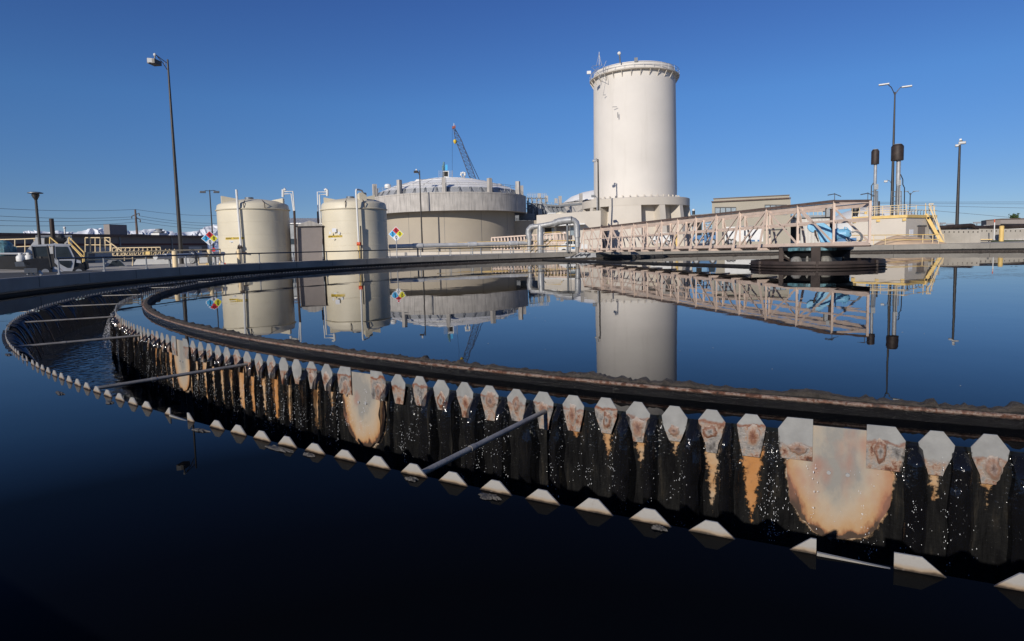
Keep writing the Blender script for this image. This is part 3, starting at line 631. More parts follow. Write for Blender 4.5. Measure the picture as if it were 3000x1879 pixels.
# ---- drive unit on the bridge
du = thing('drive_unit', 'rounded light blue drive cover with motor and loose cables on the bridge end', 'machine', bp_(3.4, 1.0, 1.1))
pl = Plane(2400, 31.6)
shape = [(2366, 660), (2372, 657), (2384, 658), (2393, 653), (2404, 652), (2414, 654), (2424, 661), (2433, 668), (2438, 679), (2440, 700), (2438, 713), (2404, 712), (2400, 702), (2396, 690), (2394, 678), (2380, 683), (2370, 677), (2365, 669)]
p = MB(); p.prism([pl(x, y, -.35) for x, y in shape], pl.ey*.7); o = p.build('cover', M['blue'], du, smooth=False)
md = o.modifiers.new('b', 'BEVEL'); md.width = .07; md.segments = 3
p = MB(); p.tube([pl(2390+i*4.5, 659-9*sin(pi*i/5), -.1) for i in range(6)], .05, 8); p.build('hoop', M['darkblue'], du)
p = MB(); p.tube([pl(2388, 675, -.42), pl(2390, 690, -.42), pl(2398, 708, -.42)], [.05, .05, .03], 8); p.build('rusty_lug', M['rustpost'], du)
mo = MB(); mo.tube([pl(2443, 688), pl(2452, 688)], .30, 16); mo.tube([pl(2452, 688), pl(2456, 688)], .33, 16); mo.tube([pl(2456, 688), pl(2478, 686)], .27, 16); mo.tube([pl(2478, 686), pl(2486, 685), pl(2494, 684)], [.27, .24, .12], 16); mo = mo.build('motor', M['blue'], du)
p = MB(); p.tube([pl(2449, 688, -.01), pl(2453, 688, -.01)], .345, 16); p.build('motor_band', M['darkblue'], mo)
p = MB(); p.tube([pl(2470, 682, -.2)]+[pl(2470+16*sin(t), 674-9*cos(t*1.2), -.2) for t in (.3, .8, 1.3)], .03, 6); p.build('lifting_ring', M['blue'], mo)
p = MB(); p.box(pl(2466, 703, .1), (1.3, .5, .18), ex=pl.ex); p.build('motor_base', M['darkblue'], du)
for q in range(2):
    p = MB(); pts = [pl(2478+q*4, 695, -.3)]+[pl(2500+q*6+22*cos(t)*(1-.1*q), 696+17*sin(t), -.35) for t in [2.9-.42*i for i in range(13)]]
    p.tube(pts, .028, 6); p.build('cable', M['steel'], du)
p = MB(); p.tube([pl(2452, 668, .2), pl(2452, 655, .2)], .02, 5); p.build('grease_line', M['steel'], du)

# ---- pole with lamp housing near the drive
lp = thing('floodlight_post', 'short steel post with a small floodlight beside the blue drive cover', 'light', P(2434, 716, 32.6))
p = MB(); pole(p, 2436, 715, 2434, 612, 32.6, .07); p.build('post', M['rustpost'], lp)
p = MB(); pl2 = Plane(2432, 32.6); p.box(pl2(2431, 607), (.16, .2, .2), ex=pl2.ex); p.box(pl2(2426, 625), (.16, .2, .4), ex=pl2.ex); p.build('lamp_head', M['steel'], lp)
p = MB(); p.box(pl2(2420, 622, .1), (.1, .1, .5), ex=pl2.ex); p.beam(pl2(2410, 620, .1), pl2(2428, 620, .1), .05, .05); p.build('bracket', M['black'], lp)

# ---- centre drum (feedwell) and cage
FC = Vector((16.05, 32.2, 0)); FR = 3.17
fwl = thing('feedwell', 'rusty round drum ringed with dark ledges at the tank centre under the bridge', 'drum', FC)
p = MB(); p.lathe((FC.x, FC.y, 0), [(FR-.08, -.2), (FR-.08, .30), (FR-.06, .335), (FR, .335), (FR+.01, .2), (FR+.09, .19), (FR+.09, .165), (FR+.01, .16), (FR+.01, .07), (FR+.05, .06), (FR+.05, .03), (FR, .0), (FR, -.2)], 96, fn=lambda t, r, z, j: (r+.012*nz((t*14, z*9, 2)), z+.006*nz((t*9, 0, j))))
p.build('drum', M['rust'], fwl)
for a in (20, 80, 150, 205, 260, 320):
    p = MB(); q = Vector((sin(R(a)), cos(R(a)), 0)); p.beam(FC+q*(FR+.03)+V3(0, 0, .02), FC+q*(FR+.03)+V3(0, 0, .34), .10, .10); p.build('lug', M['rust'], fwl)
cg = thing('drive_cage', 'dark steel legs and black drum carrying the bridge end over the feedwell', 'frame', FC)
for x, yt, yb, wd in ((2288, 727, 771, .22), (2389, 727, 771, .42), (2481, 726, 766, .26), (2396, 727, 760, .3)):
    Yl = 32.2-(1.72 if x == 2389 else (-1.72 if x == 2396 else 0)); p = MB(); a, b = P(x, yt, Yl), P(x, yb, Yl); a.x = b.x; a.z = 1.0; b.z = -.1; p.beam(a, b, wd, .14); p.build('leg', M['rust'], cg)
    c = (Vector((FC.x, FC.y, 0))-Vector((b.x, b.y, 0))).normalized(); p = MB(); s_ = Vector((-c.y, c.x, 0)); p.beam(Vector((b.x, b.y, .62)), Vector((b.x, b.y, .12))+c*.75, .1, .1); p.build('brace', M['rust'], cg)
p = MB(); p.lathe((FC.x, FC.y, 0), [(1.24, -.2), (1.24, .46), (1.34, .50), (1.40, .60), (1.66, .80), (1.76, .84), (1.78, 1.04), (.1, 1.06)], 48); p.build('turntable', M['black'], cg)
p = MB(); p.lathe((FC.x, FC.y, 0), [(1.70, .80), (1.84, .84), (1.86, .96), (1.72, 1.02)], 24, 176, 250, fn=lambda t, r, z, j: (r+.06*nz((t*6, j, 3)), z+.03*nz((t*5, j, 1)))); p.build('gear_guard', M['teal'], cg)
wr = MB()
for x, w_ in ((2333, .30), (2365, .08), (2398, .16), (2417, .38)):
    c = P(x, 768, 30.95); c.z = .33; wr.lathe((c.x, c.y, 0), [(.01, .56), (w_*.5, .54), (w_*.8, .45), (w_, .1)], 8, fn=lambda t, r, z, j: (r*(1+.25*nz((t, j, x))), z))
wr.build('crust', paint('pale_crust', (.20, .19, .17), .8, var=.4, scale=6), cg, kind='stuff')
# skimmer arm from the drum to the far side
sk = thing('skimmer_arm', 'thin dark skimmer blade lying on the water left of the centre drum', 'skimmer', P(2190, 775, 33))
a, b = P(1560, 757, 62), P(2200, 774, 33); a.z = b.z = .04; p = MB(); p.beam(a, b, .08, .16); p.build('blade', M['slime'], sk)
# scum box by the wall under the bridge end
sbx = thing('scum_trough', 'dark metal scum box with a grey chute under the far bridge end', 'trough', P(1790, 757, 63))
pl3 = Plane(1790, 62.5, 4)
p = MB(); p.prism([pl3(x, y) for x, y in ((1735, 745), (1950, 748), (1950, 757), (1715, 757))], pl3.ey*1.2); p.build('box', M['slime'], sbx, smooth=False)
p = MB(); p.prism([pl3(x, y, -.1) for x, y in ((1716, 742), (1745, 742), (1747, 757), (1720, 757))], pl3.ey*.8); p.build('chute', M['galv'], sbx, smooth=False)
p = MB(); p.prism([pl3(x, y, -.3) for x, y in ((1655, 755), (1688, 749), (1700, 739), (1728, 741), (1712, 757), (1660, 758))], pl3.ey*.6); p.build('ramp', M['galv'], sbx, smooth=False)
for i in range(4):
    p = MB(); p.beam(pl3(1670+i*14, 754-i*2, -.4), pl3(1690+i*12, 743, -.4), .06, .06); p.build('rib', M['black'], sbx)
# abutment under bridge end
ab = MB(); pl4 = Plane(1740, 66.4, 6); ab.prism([pl4(x, y) for x, y in ((1702, 730), (1725, 731), (1800, 748), (1802, 762), (1702, 762))], pl4.ey*.6)
o = ab.build('bridge_abutment', M['concrete'], smooth=False, label='sloped concrete haunch under the far bridge end', category='abutment')

# ---- silver pipe arch
pa = thing('silver_pipe', 'large jacketed silver pipe rising from the rim and bending left over the rail', 'pipe', P(1690, 745, 66.5))
Yp = 66.6
def pp(x, y, dY=0): return P(x, y, Yp+dY)
p = MB(); p.tube([pp(1692, 752), pp(1692, 722)], .23, 14); p.build('lower_riser', M['steel2'], pa)
p = MB(); p.tube([pp(1692, 724), pp(1691, 695)], .27, 14); p.tube([pp(1691, 696), pp(1691, 692)], .33, 14)
p.tube([pp(1691, 694), pp(1690, 662), pp(1688, 653), pp(1682, 647), pp(1674, 645)], .34, 14); p.build('riser', M['silver'], pa)
p = MB(); p.tube([pp(1676, 645), pp(1654, 647, .4), pp(1636, 650, .8)], .40, 14); p.build('elbow_jacket', M['silver'], pa)
p = MB(); p.tube([pp(1640, 650, .8), pp(1620, 655, 1.2)], .30, 14); p.tube([pp(1626, 654, 1.1), pp(1636, 651, .9)], .40, 14); p.tube([pp(1622, 655, 1.2), pp(1590, 661, 1.8), pp(1576, 663, 2), pp(1560, 665, 2.3)], .27, 14); p.build('cross_run', M['silver'], pa)
p = MB(); p.tube([pp(1566, 664, 2.2), pp(1556, 666, 2.4), pp(1549, 674, 2.5), pp(1548, 684, 2.5), pp(1551, 700, 2.5)], .33, 14); p.tube([pp(1551, 699, 2.5), pp(1551, 737, 2.5)], .24, 12); p.build('left_drop', M['silver'], pa)
p = MB(); p.tube([pp(1583, 660, 1.9), pp(1583, 700, 1.9)], [.32, .36], 12); p.tube([pp(1583, 699, 1.9), pp(1584, 742, 1.9)], .36, 12); p.build('second_drop', M['silver'], pa)
for x in (1663, 1671): 
    p = MB(); pole(p, x, 740, x-1, 655 if x < 1665 else 652, Yp+.6, .12 if x < 1665 else .04); p.build('support', M['steel'], pa)

# ---- round lattice truss of the neighbouring tank
tb = thing('distant_bridge', 'small pink lattice bridge of a neighbouring tank left of the silver pipe', 'bridge', P(1540, 735, 90))
e0, e1 = (1440, 697, 733), (1660, 683, 730)
Ya, Yb = 95, 88
def tpt(f, top, dz=0):
    x = e0[0]+(e1[0]-e0[0])*f; y = (e0[1]+(e1[1]-e0[1])*f) if top else (e0[2]+(e1[2]-e0[2])*f); return P(x, y+dz, Ya+(Yb-Ya)*f)
for top in (1, 0):
    p = MB(); p.beam(tpt(0, top), tpt(1, top), .15, .18); p.build('top_chord' if top else 'bottom_chord', M['pink'], tb)
p = MB(); p.beam(tpt(0, 0, -18), tpt(1, 0, -20), .10, .14); p.build('handrail', M['pink'], tb)
for i in range(24):
    p = MB(); p.beam(tpt(i/23, 0), tpt(i/23, 1), .14, .14); p.build('post', M['pink'], tb)
    if i < 23: p = MB(); p.beam(tpt(i/23, 1), tpt((i+1)/23, 0), .10, .10); p.build('diagonal', M['pink'], tb)

lw_ = MB(); lwp = Plane(1420, 84, 8); lw_.prism([lwp(x, y) for x, y in ((1100, 762), (1720, 756), (1720, 733), (1100, 741))], lwp.ey*1.2); lw_.build('low_cream_wall', M['cream2'], smooth=False, label='long low cream wall running behind the rim railing under the digester', category='wall')
# ---- yellow stair rails round the pipe
yr = thing('yellow_stair', 'yellow handrailed steps beneath the silver pipe', 'stairs', P(1590, 740, 70))
ypl = Plane(1600, 71)
for k in range(3):
    p = MB(); p.beam(ypl(1553+k*14, 740, k*.5), ypl(1592+k*14, 700, k*.5), .09, .12); p.build('stringer', M['yellow'], yr)
for k in range(7):
    p = MB(); x = 1560+k*5.5; y = 736-k*5.6; p.beam(ypl(x, y, 0), ypl(x+14, y, 1.4), .1, .05); p.build('tread', M['yellow'], yr)
p = MB(); p.tube([ypl(1565, 715), ypl(1598, 682), ypl(1640, 680), ypl(1650, 690)], .045, 6); p.build('handrail', M['yellow'], yr)
ry = thing('yellow_railing', 'long thin two-bar yellow railing running left from the silver pipe', 'railing', P(1560, 735, 68))
def yline(x): return 713+(1690-x)*.012 if 0 else 718-(x-1340)*.0125*1.6
for i in range(9):
    x = 1439+i*32; p = MB(); a = P(x, 742-(x-1400)*.012, 69.5); b = P(x, 709-(x-1438)*.014, 69.5); a.x = b.x; p.tube([a, b], .04, 6); p.build('post', M['paleyel'], ry)
for dy, nm in ((0, 'top_rail'), (17, 'mid_rail')):
    p = MB(); p.tube([P(1340, 712+dy, 70), P(1438, 709+dy, 69.5), P(1560, 707+dy, 69.5), P(1695, 705+dy, 69.5)], .05, 6); p.build(nm, M['yellow'], ry)
# horizontal silver pipes along the pavement
for x0, y0, x1, y1, Ya_, Yb_, r_, lab in ((1140, 723, 1560, 712, 62, 70, .22, 'long silver pipe running in front of the digester base'), (455, 754, 655, 744, 42, 50, .17, 'silver pipe behind the yellow bollards at left')):
    M['alum'] = M.get('alum') or paint('aluminium_sheet', (.50, .50, .495), .45, 0, var=.2, scale=1.5, bmp=.2, bscale=4)
    t_ = thing('insulated_pipe', lab, 'pipe', P((x0+x1)/2, y0+8, (Ya_+Yb_)/2)); p = MB(); a, b = P(x0, y0, Ya_), P(x1, y1, Yb_); p.tube([a, b], r_, 12)
    p.build('jacket', M['alum'], t_)
    for f in (.18, .55, .85):
        q = a.lerp(b, f); p = MB(); d_ = (b-a).normalized(); p.tube([q-d_*.5, q+d_*.5], r_*1.25, 12); p.build('coupling', M['alum'], t_)
        p = MB(); p.beam(V3(q.x, q.y, GZ-.05), q-V3(0, 0, r_*.8), .12, .12); p.build('support', M['steel'], t_)

# ---- ferric tanks
def ferric(xc, Y, hw, yfl, yed, label, lugs, seed):
    c = P(xc, 690, Y); D = math.hypot(c.x, c.y); r = D*math.sin(math.atan((xc+hw-1500)/FPX)-math.atan((xc-hw-1500)/FPX))/2*1.0
    zf = P(xc, yfl, Y).z; ze = P(xc, yed, Y-r*.9).z
    t_ = thing('chemical_tank', label, 'tank', (c.x, c.y, GZ))
    p = MB(); p.lathe((c.x, c.y, 0), [(r, GZ), (r*1.0, zf-.06)], 72); body = p.build('shell', M['tank'], t_)
    for k in range(3):
        p = MB(); zz_ = GZ+(zf-GZ)*(.28+.24*k); p.lathe((c.x, c.y, 0), [(r, zz_-.02), (r+.012, zz_), (r, zz_+.02)], 72); p.build('seam', M['tank'], body)
    p = MB(); p.lathe((c.x, c.y, 0), [(r, zf-.07), (r+.11, zf-.05), (r+.12, zf), (r+.02, zf+.05)], 72); p.build('flange', M['tank'], t_)
    p = MB(); H = ze-zf
    p.lathe((c.x, c.y, 0), [(r+.02, zf+.03), (r*.985, zf+H*.8), (r*.95, zf+H), (r*.7, zf+H+.28), (r*.35, zf+H+.45), (.01, zf+H+.5)], 72); p.build('dome', M['tank'], t_)
    az = math.atan2(c.x, c.y); ex = Vector((cos(az), -sin(az), 0)); ey = Vector((sin(az), cos(az), 0)); cc = Vector((c.x, c.y, 0))
    for (u, v, zt) in lugs:
        p = MB(); q = cc+ex*u*r+ey*v*r; qi = cc+ex*u*r*.55+ey*v*r*.5; s_ = (q-qi).normalized(); n_ = Vector((-s_.y, s_.x, 0))*.35
        z0, z1 = zf+H*.55, zf+H+zt; p.hexa([q-n_+V3(0,0,z0), qi-n_*.8+V3(0,0,z0), qi+n_*.8+V3(0,0,z0), q+n_+V3(0,0,z0), q-n_+V3(0,0,z1), qi-n_*.8+V3(0,0,z1-.22), qi+n_*.8+V3(0,0,z1-.22), q+n_+V3(0,0,z1)]); p.build('lifting_lug', M['tank'], t_)
    p = MB(); p.tube([cc+ex*-.1*r-ey*.2*r+V3(0,0,zf+H+.42), cc+ex*-.1*r-ey*.2*r+V3(0,0,zf+H+.62)], .38, 20); p.build('hatch', M['steel'], t_)
    for s_ in (-.25, .3):
        p = MB(); p.tube([cc+ex*(s_*r+.02)-ey*r*.98+V3(0,0,zf), cc+ex*s_*r-ey*(r+.02)+V3(0,0,zf+H*.9), cc+ex*s_*r*.8-ey*r*.6+V3(0,0,zf+H+.3)], .035, 6); p.build('tie_down', M['rustpost'], t_)
    return t_, c, r, zf, ze, ex, ey
T1 = ferric(747, 57.5, 106, 617, 593, 'cream chemical tank at left behind the four-colour diamond sign, orange drips', [(-.85, -.1, .75), (.85, -.2, .55)], 1)
T2 = ferric(1041, 60, 95, 616, 590, 'cream chemical tank nearer the round grey digester, bent white pipe up its front', [(-.9, -.1, .55), (.28, -.75, .85), (.62, .2, .85)], 2)
def bend_label(t_, c, r, x0, x1, yc, hpx, msg, band=True):
    Yf = c.y-r*.97; a = P(x0, yc, Yf); b = P(x1, yc, Yf); zc = a.z; h = (P(x0, yc-hpx/2, Yf).z-P(x0, yc+hpx/2, Yf).z)
    def ang(px):      # angle on the shell hit by the ray
        d = ray(px, yc); d2 = Vector((d.x, d.y, 0)).normalized(); o = Vector((c.x, c.y, 0)); bb = o.dot(d2); s = bb*bb-(o.dot(o)-r*r); tt = bb-math.sqrt(max(s, 0)); q = d2*tt-o; return math.atan2(q.x, q.y)
    a0, a1 = ang(x0), ang(x1)
    if a1 > a0+pi: a1 -= 2*pi
    if a0 > a1+pi: a0 -= 2*pi
    mb = MB(); n = 14
    for i in range(n+1):
        t = a0+(a1-a0)*i/n
        for z in (zc-h/2, zc+h/2): mb.v.append(Vector((c.x+(r+.012)*sin(t), c.y+(r+.012)*cos(t), z)))
    for i in range(n): mb.f.append((i*2, i*2+2, i*2+3, i*2+1)); mb.mi.append(0)
    lb = mb.build('label', M['gold'], t_)
    cu = bpy.data.curves.new('lettering', 'FONT'); cu.body = msg; cu.size = h*1.05; cu.align_x = 'CENTER'; cu.align_y = 'CENTER'; cu.offset = h*.02
    o = bpy.data.objects.new('lettering', cu); col.objects.link(o); bpy.context.view_layer.update()
    me = bpy.data.meshes.new_from_object(o.evaluated_get(bpy.context.evaluated_depsgraph_get())); bpy.data.objects.remove(o)
    xs = [v.co.x for v in me.vertices]; wd = max(xs)-min(xs); arc = abs(a1-a0)*r*.94; k = arc/wd; off = WL[t_]
    for v in me.vertices:
        t = (a0+a1)/2+(v.co.x*k/r)*(1 if a1 > a0 else -1); v.co = Vector((c.x+(r+.022)*sin(t), c.y+(r+.022)*cos(t), zc+v.co.y))-off
    me.materials.append(M['ink']); o = bpy.data.objects.new('lettering', me); col.objects.link(o); o.parent = lb; WL[o] = off
bend_label(T1[0], T1[1], T1[2], 661, 715, 699.5, 6.6, 'FERRIC SULFATE')
bend_label(T2[0], T2[1], T2[2], 962, 1003, 693.5, 6.2, 'FERRIC SULFATE')
def placard(t_, x, y, wpx, hpx, Yf, mat, diamond=False, nm='placard'):
    a = P(x, y, Yf); k = (P(x+1, y, Yf)-a).x; az = math.atan2(a.x, a.y); ex = Vector((cos(az), -sin(az), 0)); w_, h_ = wpx*k/2, hpx*k/2; p = MB()
    q = [(-w_, 0), (0, -h_), (w_, 0), (0, h_)] if diamond else [(-w_, -h_), (w_, -h_), (w_, h_), (-w_, h_)]
    ey = Vector((sin(az), cos(az), 0)); p.prism([a+ex*u+V3(0,0,v) for u, v in q], ey*.03); return p.build(nm, mat, t_, smooth=False)
for x, y, w_, h_, dm in ((979, 675, 12, 11, 0), (967, 683, 7, 10, 1), (993, 683, 8, 10, 1), (974, 699, 8, 3, 0)): placard(T2[0], x, y, w_, h_, T2[1].y-T2[2]-.06, M['swhite'], dm)
placard(T1[0], 678, 708.5, 11, 3.5, T1[1].y-T1[2]*.98-.05, M['swhite'])
# pipes on the tanks
def pipes(t_, Yf, runs):
    for pts, r_, m_, nm in runs:
        p = MB(); p.tube([P(x, y, Yf+dy) for x, y, dy in pts], r_, 8); p.build(nm, M[m_], t_)
pipes(T1[0], T1[1].y-T1[2]-.25, [([(700, 740, 0), (703, 722, 0)], .07, 'steel2', 'drain_pipe'), ([(706, 722, 0), (692.5, 558, 0), (692.5, 556, 0)], .10, 'white', 'vent_pipe'), ([(708, 775, 0), (706, 722, 0)], .09, 'steel2', 'drop_pipe'),
    ([(698, 724, -.05), (708, 724, -.05)], .16, 'rustpost', 'pipe_flange'), ([(705, 740, 0), (722, 741, 0)], .07, 'rustpost', 'hose_tap')])
pipes(T1[0], T1[1].y-.6, [([(829, 578, 0), (829, 556, 0), (833, 553, 0), (836, 558, 0)], .12, 'white', 'breather'), ([(833, 562, 0), (858, 561, 0), (863, 620, 0)], .06, 'white', 'fill_line'), ([(833, 569, 0), (853, 568, 0), (861, 625, 0)], .06, 'white', 'fill_line'), ([(862, 618, 0), (868, 770, 0)], .11, 'rustpost', 'fill_line_sleeve')])
pipes(T2[0], T2[1].y-T2[2]-.25, [([(1051, 714, 0), (1043, 560, 0), (1044, 556, 0), (1050, 556, .3), (1060, 559, 1.5), (1064, 567, 2)], .085, 'white', 'vent_pipe'), ([(1046, 715, -.05), (1056, 715, -.05)], .17, 'orange', 'pipe_flange'), ([(1050, 716, 0), (1052, 732, 0)], .09, 'yellow', 'yellow_sleeve'), ([(1052, 732, 0), (1053, 765, 0)], .11, 'yellow', 'drop_pipe'), ([(1056, 662, .1), (1059, 765, .1)], .06, 'black', 'cable')])
pipes(T2[0], T2[1].y-.6, [([(959, 575, 0), (959, 558, 0), (955, 555, 0), (951, 558, 0)], .12, 'white', 'breather'), ([(957, 563, 0), (930, 563, 0), (932, 622, 0)], .06, 'white', 'fill_line'), ([(957, 570, 0), (936, 571, 0), (943, 770, 0)], .07, 'white', 'fill_line'), ([(931, 620, 0), (937, 770, 0)], .09, 'rustpost', 'fill_line_sleeve')])
# valves at the foot of tank 1
va = thing('valve_manifold', 'short run of cream pipes and valves with orange flanges left of the cream tank', 'valve', P(620, 778, 50))
vp = Plane(620, 50)
for a, b, r_, m_ in (((582, 777), (604, 777), .12, 'paleyel'), ((604, 777), (612, 777), .17, 'yellow'), ((618, 774), (624, 774), .2, 'white'), ((624, 775), (640, 775), .14, 'white'), ((641, 776), (645, 776), .17, 'yellow'), ((645, 774), (656, 775), .15, 'white'), ((656, 775), (661, 775), .13, 'orange')):
    p = MB(); p.tube([vp(*a), vp(*b)], r_, 10); p.build('pipe_section', M[m_], va)
p = MB(); p.tube([vp(647, 772), vp(645, 761)], [.16, .05], 8); p.build('valve_handle', M['white'], va)

# ---- hazard diamonds
def diamond(xc, yc, Y, half, base_y, label):
    c = P(xc, yc, Y); az = math.atan2(c.x, c.y); ex = Vector((cos(az), -sin(az), 0)); ey = Vector((sin(az), cos(az), 0)); k = abs((P(xc+1, yc, Y)-c).x)/cos(az); h = half*k*cos(az)*1.0
    b = P(xc, base_y, Y); t_ = thing('hazard_sign', label, 'sign', (c.x, c.y, GZ), 'four-colour hazard diamonds on posts')
    p = MB(); p.tube([V3(c.x, c.y, GZ), V3(c.x, c.y, c.z-h*.7)], .045, 8); p.build('post', M['galv'], t_)
    def dia(mb, cx, cz, s, off):
        q = c+ex*cx+V3(0, 0, cz)-ey*off; mb.prism([q+ex*-s, q+V3(0, 0, -s), q+ex*s, q+V3(0, 0, s)], ey*.012)
    p = MB(); dia(p, 0, 0, h*1.03, .0); pan = p.build('panel', M['swhite'], t_, smooth=False)
    for (u, v, mt, ch) in ((0, .48, 'red', '0'), (-.48, 0, 'sblue', '3'), (.48, 0, 'syel', '0'), (0, -.48, 'swhite', '0')):
        p = MB(); dia(p, u*h, v*h, h*.46, .014); f = p.build('quadrant', M[mt], pan, smooth=False)
        text(ch, h*.66, M['ink'], pan, c+ex*u*h+V3(0, 0, v*h)-ey*.032, ex)
diamond(614.5, 699, 52, 22, 785, 'four-colour 3-0-0-0 diamond sign at left beside the bollards')
diamond(1160.5, 686, 57, 21.5, 755, 'four-colour 3-0-0-0 diamond sign in front of the grey digester')
stp = thing('stop_sign', 'small red octagonal sign low behind the diamond sign', 'sign', P(626, 748, 56))
sp_ = Plane(626, 56); p = MB(); p.prism([sp_(626+6*cos(pi/8+k*pi/4), 732+6*sin(pi/8+k*pi/4)) for k in range(8)], sp_.ey*.02); p.build('panel', M['red'], stp, smooth=False)
p = MB(); pole(p, 627, 775, 626, 738, 56.1, .03); p.build('post', M['galv'], stp)

# ---- bollards
for x, yt, yb, Y, r_, lab, m_ in ((511, 737, 785, 41.5, .17, 'pale yellow bollard farthest left on the rim side', 'paleyel'), (613, 733, 780, 47.5, .17, 'pale yellow bollard directly under the left diamond sign', 'paleyel'), (698.5, 732, 776, 51, .15, 'pale yellow bollard before the left cream tank', 'paleyel')):
    b = MB(); p0, p1 = P(x, yb, Y), P(x, yt, Y); p0.x = p1.x; p0.z = GZ-.02; b.tube([p0, p1, p1+V3(0, 0, .04)], [r_, r_, r_*.7], 14); b.build('bollard', M[m_], label=lab, category='bollard', group='pale yellow bollards beside the basin')
b = MB(); p0, p1 = P(2934, 709, 74.5), P(2935, 663, 74.5); p0.x = p1.x; p0.z = GZ-.02; b.tube([p0, p1, p1+V3(0, 0, .05)], [.25, .25, .18], 14); b.build('bollard', M['yellow'], label='stout yellow bollard on the grass by the barrier wall', category='bollard')
mk_ = thing('marker_post', 'slim white marker post with an orange top right of the barrier', 'post', P(2913, 704, 74))
p = MB(); pole(p, 2912.5, 704, 2913.5, 652, 74, .055); p.build('post', M['white'], mk_)
p = MB(); pole(p, 2913.5, 652, 2914, 643, 74, .06); p.build('band', M['orange'], mk_)

# ---- shed and white roofed building behind tanks
sh = thing('gabled_shed', 'narrow grey gable-roofed shed between the two cream tanks', 'shed', P(907, 765, 57.6))
spn = Plane(907, 57.6); p = MB(); p.prism([spn(x, y) for x, y in ((871, 790), (945, 790), (944, 661), (869, 663))], spn.ey*5); p.build('wall', M['shed'], sh, smooth=False)
p = MB(); p.prism([spn(x, y, -.25) for x, y in ((867, 664), (946, 662), (946, 660), (907, 647), (867, 661))], spn.ey*5.4); p.build('roof', M['ringc'], sh, smooth=False)
wbld = thing('white_roofed_building', 'long low building with a white metal roof behind the gabled shed', 'building', P(895, 740, 105))
wp = Plane(895, 100, 4); p = MB(); p.prism([wp(x, y) for x, y in ((800, 790), (960, 790), (960, 655), (800, 655))], wp.ey*12); p.build('wall', M['steel'], wbld, smooth=False)
p = MB(); p.prism([wp(800, 654, -.3), wp(960, 654, -.3), wp(960, 636, 5), wp(800, 636, 5)], (0, 0, -.15)); ro = p.build('roof', M['roofw'], wbld, smooth=False)
for i in range(20):
    p = MB(); x = 804+i*8; p.beam(wp(x, 654, -.35), wp(x, 636, 5), .15, .1); p.build('roof_rib', M['galv'], ro)
p = MB(); p.prism([wp(x, y, 6) for x, y in ((907, 642), (930, 642), (930, 632), (907, 632))], wp.ey*2); p.build('roof_unit', M['paleyel'], wbld, smooth=False)
p = MB(); p.prism([wp(x, y, -.1) for x, y in ((846, 700), (945, 700), (945, 716), (846, 716))], wp.ey*.2); p.build('window_band', M['glass'], wbld, smooth=False)

#@@PART3

# ============================================================ PART 3: big structures
def along(o, d, t): return o+d*t
# ---- round grey digester
DCx, DY = 1318, 199.
dc = P(DCx, 690, DY); DD = math.hypot(dc.x, dc.y); dr1 = DD*.1247; dr0 = DD*.1065
daz = math.atan2(dc.x, dc.y)
zt_ = P(1318, 562, DY-dr1).z; zb_ = P(1318, 617, DY-dr1).z
dg = thing('digester', 'huge round grey concrete digester with white dome, stub piers and teal mixer on top', 'digester', (dc.x, dc.y, GZ))
p = MB(); p.lathe((dc.x, dc.y, 0), [(dr0, GZ-.2), (dr0, zb_+.5)], 120); lw = p.build('lower_wall', M['tanwall'], dg)
p = MB(); p.lathe((dc.x, dc.y, 0), [(dr0-.5, zb_+.3), (dr1-.4, zb_), (dr1, zb_), (dr1, zt_-.45), (dr1+.06, zt_-.4), (dr1+.06, zt_), (dr1-1.2, zt_)], 120); up_ = p.build('upper_ring', M['ringc'], dg)
for k in range(12):
    p = MB(); t = daz+pi+R(k*30+4); q = Vector((sin(t), cos(t), 0)); c0 = Vector((dc.x, dc.y, 0)); p.beam(c0+q*(dr0+.02)+V3(0,0,GZ), c0+q*(dr0+.02)+V3(0,0,zb_), .06, .05, up=q); p.build('joint', M['steel'], lw)
    p = MB(); p.beam(c0+q*(dr1+.01)+V3(0,0,zb_+.1), c0+q*(dr1+.01)+V3(0,0,zt_-.4), .1, .05, up=q); p.build('joint', M['ringc'], up_)
zd = P(1318, 524, DY).z; rd = dr1-2.2; ze_ = P(1318, 548, DY-rd).z
p = MB(); R_ = (rd*rd+(zd-ze_)**2)/(2*(zd-ze_)); pr = []
for i in range(13):
    r = rd*i/12; pr.append((max(r, .01), zd-(R_-math.sqrt(R_*R_-r*r))))
p.lathe((dc.x, dc.y, 0), pr, 48); dome = p.build('dome', M['roofw'], dg)
p = MB(); p.lathe((dc.x, dc.y, 0), [(rd, ze_), (rd+.8, zt_+.1), (rd+1.2, zt_)], 44); p.build('dome_skirt', M['galv'], dg, smooth=False)
for k in range(44):
    t = daz+pi+R(k*360/44); q = Vector((sin(t), cos(t), 0)); p = MB(); c0 = Vector((dc.x, dc.y, 0))
    for s_ in (-.35, .35):
        n_ = Vector((q.y, -q.x, 0)); p.beam(c0+q*(rd+.1)+V3(0,0,ze_+.05), c0+q*(rd+1.25)+n_*s_*1.0+V3(0,0,zt_), .10, .12)
    if q.dot(Vector((sin(daz), cos(daz), 0))) < .1: p.build('skirt_strut', M['steel'], dome)
for k in range(24):
    t = R(k*15); q = Vector((sin(t), cos(t), 0)); c0 = Vector((dc.x, dc.y, 0)); p = MB(); p.tube([c0+q*r+V3(0,0,z+.05) for r, z in pr[1::2]], .05, 5); p.build('roof_rib', M['ringc'], dome)
for r, z in (pr[4], pr[7], pr[10]):
    p = MB(); p.lathe((dc.x, dc.y, 0), [(r-.1, z+.02), (r, z+.12), (r+.1, z-.02)], 72); p.build('roof_ring', M['roofw'], dome)
zp = P(1308, 520.5, DY-dr1+1).z
